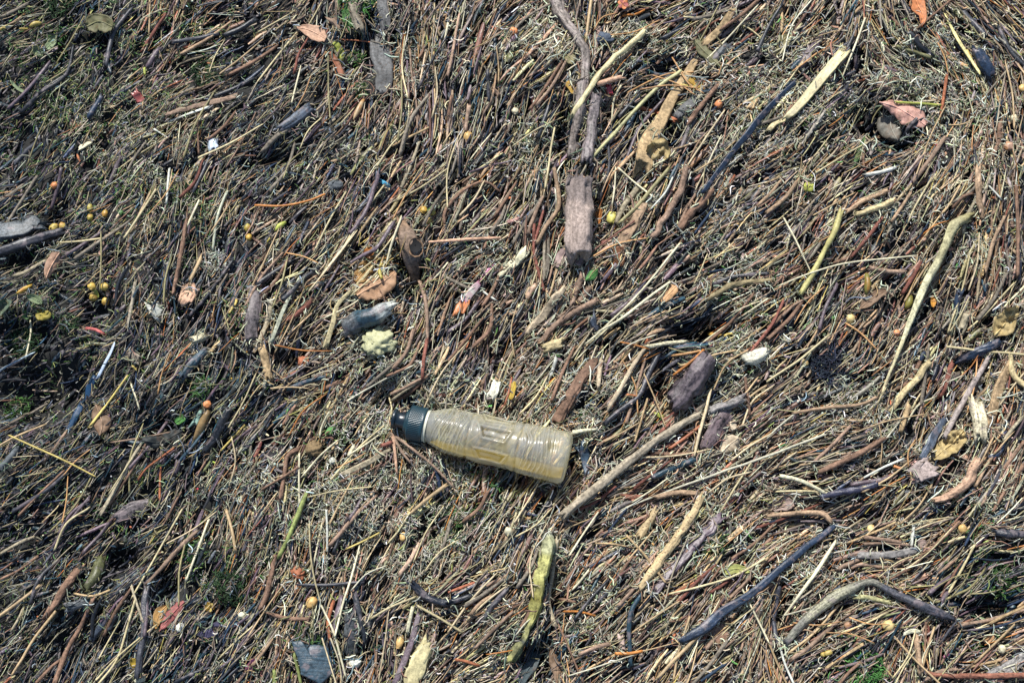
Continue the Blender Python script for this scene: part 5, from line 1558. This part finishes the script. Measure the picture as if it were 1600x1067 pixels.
# rotted flakes in the lower layer
n = 9000
px, py = scatter(n)
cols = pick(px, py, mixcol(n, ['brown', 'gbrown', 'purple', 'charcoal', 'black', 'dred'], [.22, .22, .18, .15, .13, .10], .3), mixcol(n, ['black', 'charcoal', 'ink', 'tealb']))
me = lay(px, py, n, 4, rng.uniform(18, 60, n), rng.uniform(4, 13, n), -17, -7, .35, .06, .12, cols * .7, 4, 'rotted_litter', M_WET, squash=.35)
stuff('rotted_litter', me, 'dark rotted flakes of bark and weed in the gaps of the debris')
# curling moss and fibre
n = 54000
px, py = scatter(n, lambda a, b: (.08 + look_up(G_MOSS, a, b) * .95) * (.25 + 1.2 * CL(a, b, 22, 31)) * (.3 + 1.0 * CL(a, b, 9, 33)) * GAP(a, b) * PITW(a, b))
light = mixcol(n, ['lichen', 'greyw', 'gstraw', 'gtan', 'cream', 'gbrown', 'tangrey'], [.30, .17, .13, .12, .05, .11, .12], .36)
dark = mixcol(n, ['dolive', 'gbrown', 'slateg', 'dark', 'sage', 'lblueg'], [.22, .24, .2, .16, .13, .05], .35)
green = mixcol(n, ['green', 'dgreen', 'pgreen', 'mossg', 'olive'], [.28, .28, .14, .15, .15], .35)
cols = pick(px, py, light, dark, green, .9)
me = lay(px, py, n, 5, rng.uniform(7, 22, n), rng.uniform(.9, 2.3, n), -11, 5.5, .8, .24, .38, cols, 3, 'moss_fibre', M_FIBRE, wander=.55)
stuff('moss_fibre', me, 'pale grey green curling moss and fibre woven through the twigs', 'moss')
# fluffy pale patches of moss on top
n = 11000
px, py = scatter(n, lambda a, b: np.clip(look_up(G_MOSS, a, b) - .55, 0, 1) ** 1.3 * 1.6 * (.1 + 1.4 * CL(a, b, 17, 35)) * GAP(a, b) * PITW(a, b) * np.clip(1.1 - look_up(G_DARK, a, b), .2, 1))
me = lay(px, py, n, 4, rng.uniform(6, 16, n), rng.uniform(.9, 1.9, n), -2, 6.5, 1.6, .3, .45, mixcol(n, ['lichen', 'greyw', 'gstraw', 'pgreen', 'cream'], [.46, .26, .16, .07, .05], .25), 3, 'pale_moss', M_FIBRE, wander=.6)
stuff('pale_moss', me, 'fluffy pale grey green moss lying in patches over the twigs', 'moss')
# short chips and flakes
n = 9000
px, py = scatter(n, lambda a, b: (.35 + .8 * CL(a, b, 40, 37)) * GAP(a, b) * PITW(a, b))
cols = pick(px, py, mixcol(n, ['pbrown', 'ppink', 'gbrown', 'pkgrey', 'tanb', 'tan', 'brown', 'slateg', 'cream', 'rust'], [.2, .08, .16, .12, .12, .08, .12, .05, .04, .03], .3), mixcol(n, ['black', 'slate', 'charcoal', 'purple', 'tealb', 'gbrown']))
me = lay(px, py, n, 4, rng.uniform(7, 26, n), rng.uniform(2.5, 7, n), -9, 1.5, .6, .1, .22, cols, 4, 'bark_crumbs', M_BARK, squash=.4)
stuff('bark_crumbs', me, 'small chips and crumbs of pinkish brown bark', 'bark')
# twig litter
n = 9600
px, py = scatter(n, lambda a, b: (1.05 - .6 * look_up(G_MOSS, a, b)) * (.3 + .9 * CL(a, b, 34, 41)) * GAP(a, b) * PITW(a, b))
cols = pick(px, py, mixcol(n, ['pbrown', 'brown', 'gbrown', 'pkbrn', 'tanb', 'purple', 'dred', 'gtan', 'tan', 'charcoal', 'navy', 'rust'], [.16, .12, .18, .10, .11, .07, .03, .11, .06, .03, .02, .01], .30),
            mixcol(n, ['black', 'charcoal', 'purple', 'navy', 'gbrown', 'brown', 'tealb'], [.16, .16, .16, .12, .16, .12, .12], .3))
lw = rng.lognormal(1.15, .35, n)
me = lay(px, py, n, 5, rng.uniform(26, 80, n), np.clip(lw * .92, 1.6, 5.6), -11, 4.5, .13, .035, .12, cols, 5, 'twig_litter', M_BARK, wander=.06)
stuff('twig_litter', me, 'dense litter of short brown and grey twig pieces', 'twigs')
# flattened reeds and strips, combed the same way
n = 6200
px, py = scatter(n, lambda a, b: (.25 + CL(a, b, 60, 47)) * GAP(a, b) * PITW(a, b))
cols = pick(px, py, mixcol(n, ['brown', 'tanb', 'olive', 'gbrown', 'straw', 'tan', 'pbrown', 'purple', 'olbrn', 'rust'], [.16, .14, .1, .14, .1, .1, .1, .06, .06, .04], .3), mixcol(n, ['black', 'charcoal', 'navy', 'tealb', 'purple', 'dark', 'ink'], None, .3), None, 1.1)
me = lay(px, py, n, 5, rng.uniform(16, 85, n), np.clip(rng.lognormal(1.45, .5, n), 2, 12), -10, 3.8, .12, .03, .07, cols, 4, 'reed_litter', M_WET, squash=.38, wander=.05)
stuff('reed_litter', me, 'flattened strips of reed and weed combed between the twigs', 'reeds')
# fine straw and needles
n = 13500
px, py = scatter(n, lambda a, b: (.3 + .9 * CL(a, b, 45, 51)) * GAP(a, b) * PITW(a, b))
cols = pick(px, py, mixcol(n, ['straw', 'cream', 'tan', 'onee', 'gstraw', 'oran', 'white', 'gtan', 'pbrown', 'ystraw', 'brown', 'charcoal'], [.15, .08, .15, .08, .12, .05, .02, .09, .12, .02, .08, .04], .25), mixcol(n, ['olive', 'gbrown', 'gtan', 'gstraw', 'straw']), None, .55)
me = lay(px, py, n, 4, rng.uniform(22, 80, n), rng.uniform(1.0, 2.2, n), -7, 6, .17, .03, .07, cols, 3, 'needle_litter', M_STRAW, wander=.03)
stuff('needle_litter', me, 'fine pale straw and orange tan needle bits all over the debris', 'straw')
# bits: grains, green shreds
n = 1500
px, py = scatter(n, lambda a, b: np.clip(.12 + 1.5 * look_up(G_GREEN, a, b), 0, 1) * GAP(a, b) * PITW(a, b))
me = lay(px, py, n, 4, rng.uniform(5, 15, n), rng.uniform(1.5, 4.5, n), -4, 3, 1.2, .2, .3, mixcol(n, ['green', 'vgreen', 'mossg', 'pgreen', 'dgreen', 'ygreen'], [.28, .16, .16, .14, .2, .06], .3), 4, 'green_shreds', M_LEAF, squash=.3, along=False)
stuff('green_shreds', me, 'small green shreds of weed scattered through the debris', 'weed')
n = 900
px, py = scatter(n, PITW)
me = lay(px, py, n, 4, rng.uniform(2.5, 6, n), rng.uniform(2, 5, n), -2, 3, 1.5, .1, .4, mixcol(n, ['white', 'cream', 'ochre', 'rust', 'yelor', 'greyw', 'ppink', 'crimson'], [.26, .24, .1, .1, .04, .16, .08, .02], .25), 5, 'pale_grains', M_STONE, along=False, taper=.3)
stuff('pale_grains', me, 'tiny pale grains and seeds scattered on the debris', 'grains')

# the same debris goes on past the photographed patch on every side
for src in [o for o in scene.objects if o.name in ('twig_litter', 'reed_litter', 'moss_fibre', 'needle_litter', 'bark_crumbs')]:
    for ix in (-1, 0, 1):
        for iy in (-1, 0, 1):
            if ix == 0 and iy == 0: continue
            o = src.copy(); col_root.objects.link(o)
            o.location = (ix * 1.56 + (.05 if iy else 0), iy * 1.06 + .02, -.002)
            o.scale = (1.03, 1.0, 1.0)
            o['label'] = src['label']; o['group'] = 'debris carrying on past the photographed patch'

# fibres that have washed over the edges of the larger pieces
ex, ey, ez = [], [], []
for pts_, ws_, z_ in EDGES:
    L_ = sum(math.dist(pts_[i], pts_[i + 1]) for i in range(len(pts_) - 1)); w_ = max(ws_) if max(ws_) > 0 else 50
    per = 2 * (L_ + w_); k = int(per * (.27 if w_ >= 13 else .13))
    q = crom(pts_, 24)
    tg = np.gradient(q, axis=0); tg /= np.linalg.norm(tg, axis=1, keepdims=True) + 1e-9
    for _i in range(k):
        s_ = random.randrange(24); side_ = random.choice((-1, 1)); u_ = random.gauss(.62, .14) * w_ * side_
        e_ = 0
        if random.random() < w_ / (L_ + w_) + .12:
            s_ = random.choice((0, 23)); u_ = random.uniform(-.5, .5) * w_; e_ = random.uniform(-2, 5) * (1 if s_ else -1)
        ex.append(q[s_, 0] - tg[s_, 1] * u_ + tg[s_, 0] * e_); ey.append(q[s_, 1] + tg[s_, 0] * u_ + tg[s_, 1] * e_)
for _i in range(260):
    s_ = random.random(); x_ = 616 + 272 * s_; y_ = 653 + 64 * s_; r_ = 16 if s_ < .1 else (30 if s_ < .2 else 38)
    sg = random.choice((-1, 1)); o_ = random.uniform(.92, 1.15) * r_ * sg
    ex.append(x_ - .22 * o_); ey.append(y_ + .97 * o_)
ex = np.array(ex); ey = np.array(ey); n = len(ex)
cols = pick(ex, ey, mixcol(n, ['lichen', 'gstraw', 'gtan', 'pbrown', 'tan', 'brown', 'gbrown', 'greyw'], [.22, .14, .14, .14, .08, .08, .12, .08], .33), dark[:n] if n <= len(dark) else mixcol(n, ['gbrown', 'dolive']), None, .6)
ln = np.where(rng.uniform(0, 1, n) < .3, rng.uniform(22, 48, n), rng.uniform(8, 20, n))
me = lay(ex, ey, n, 6, ln, rng.uniform(1.0, 2.6, n), 2, 9, .8, .14, .3, cols, 4, 'washed_over_fibre', M_FIBRE, wander=.3)
_w = stuff('washed_over_fibre', me, 'curling fibres washed over the edges of the larger pieces', 'fibre')

# ------------------------------------------------------------------ loose twigs and straws one can pick out, each its own object
def loose(kind, n, cols, lens, wid, zlo, zhi, spread):
    hero = np.array([[p[0], p[1]] for p in FLOW_PTS])
    name, cat, group = KIND[kind]
    made = 0; tries = 0
    while made < n and tries < n * 30:
        tries += 1
        cx = random.uniform(12, 1588); cy = random.uniform(12, 1055)
        if 600 < cx < 905 and 625 < cy < 770: continue
        if min((cx - a) ** 2 + (cy - b) ** 2 for a, b, _c in LANDMARKS) < 26 ** 2: continue
        if PITW(np.array([cx]), np.array([cy]))[0] < .6: continue
        a = float(flow_at(np.array([cx]), np.array([cy]))[0]) + random.gauss(0, spread)
        L = random.uniform(*lens); w = random.uniform(*wid)
        d = float(look_up(G_DARK, np.array([cx]), np.array([cy]))[0])
        ck = random.choice(cols[1] if random.random() < d else cols[0])
        b = random.gauss(0, .06) * L
        dx, dy = math.cos(a) * L / 2, -math.sin(a) * L / 2
        pts = [(cx - dx, cy - dy), (cx - dy / L * b * 2, cy + dx / L * b * 2), (cx + dx, cy + dy)]
        colr = np.clip(np.array(C[ck]) * math.exp(random.gauss(0, .15)), .004, .85)
        mat = M_WET if ck in DARKSET else (M_STRAW if kind in ('sw', 'nd') else M_BARK)
        o, P = hero_tube(pts, [w, w * random.uniform(.8, 1.1), w * random.uniform(.6, 1)], colr, mat, name, random.uniform(zlo, zhi) / 1000, rough=.06 if kind == 'tw' else .03, sides=8 if kind == 'tw' else 6, seed=5000 + tries)
        auto, lie = look(kind, ck, w, L, pts[0], pts[-1], abs(b) / L)
        tag(o, unique_label(auto, cx, cy, (lie, 'very straight' if abs(b) < L * .03 else 'gently bowed', 'smaller', 'half buried', 'exposed')), cat, group)
        made += 1
loose('tw', 100, (['pbrown', 'brown', 'pkbrn', 'gbrown', 'tanb', 'gtan', 'dred'], ['charcoal', 'purple', 'black', 'gbrown', 'brown']), (48, 115), (4.2, 7), 1, 5, .2)
loose('sw', 110, (['straw', 'cream', 'tan', 'gstraw', 'pstraw'], ['olive', 'straw', 'gtan', 'tan']), (55, 130), (2.2, 3.6), 4, 9, .28)
loose('nd', 60, (['onee', 'tan', 'oran', 'straw'], ['onee', 'olive']), (40, 95), (1.8, 2.6), 6, 10, .5)
print('objects', len(scene.objects), 'tris', sum(len(m.polygons) * 2 for m in bpy.data.meshes))
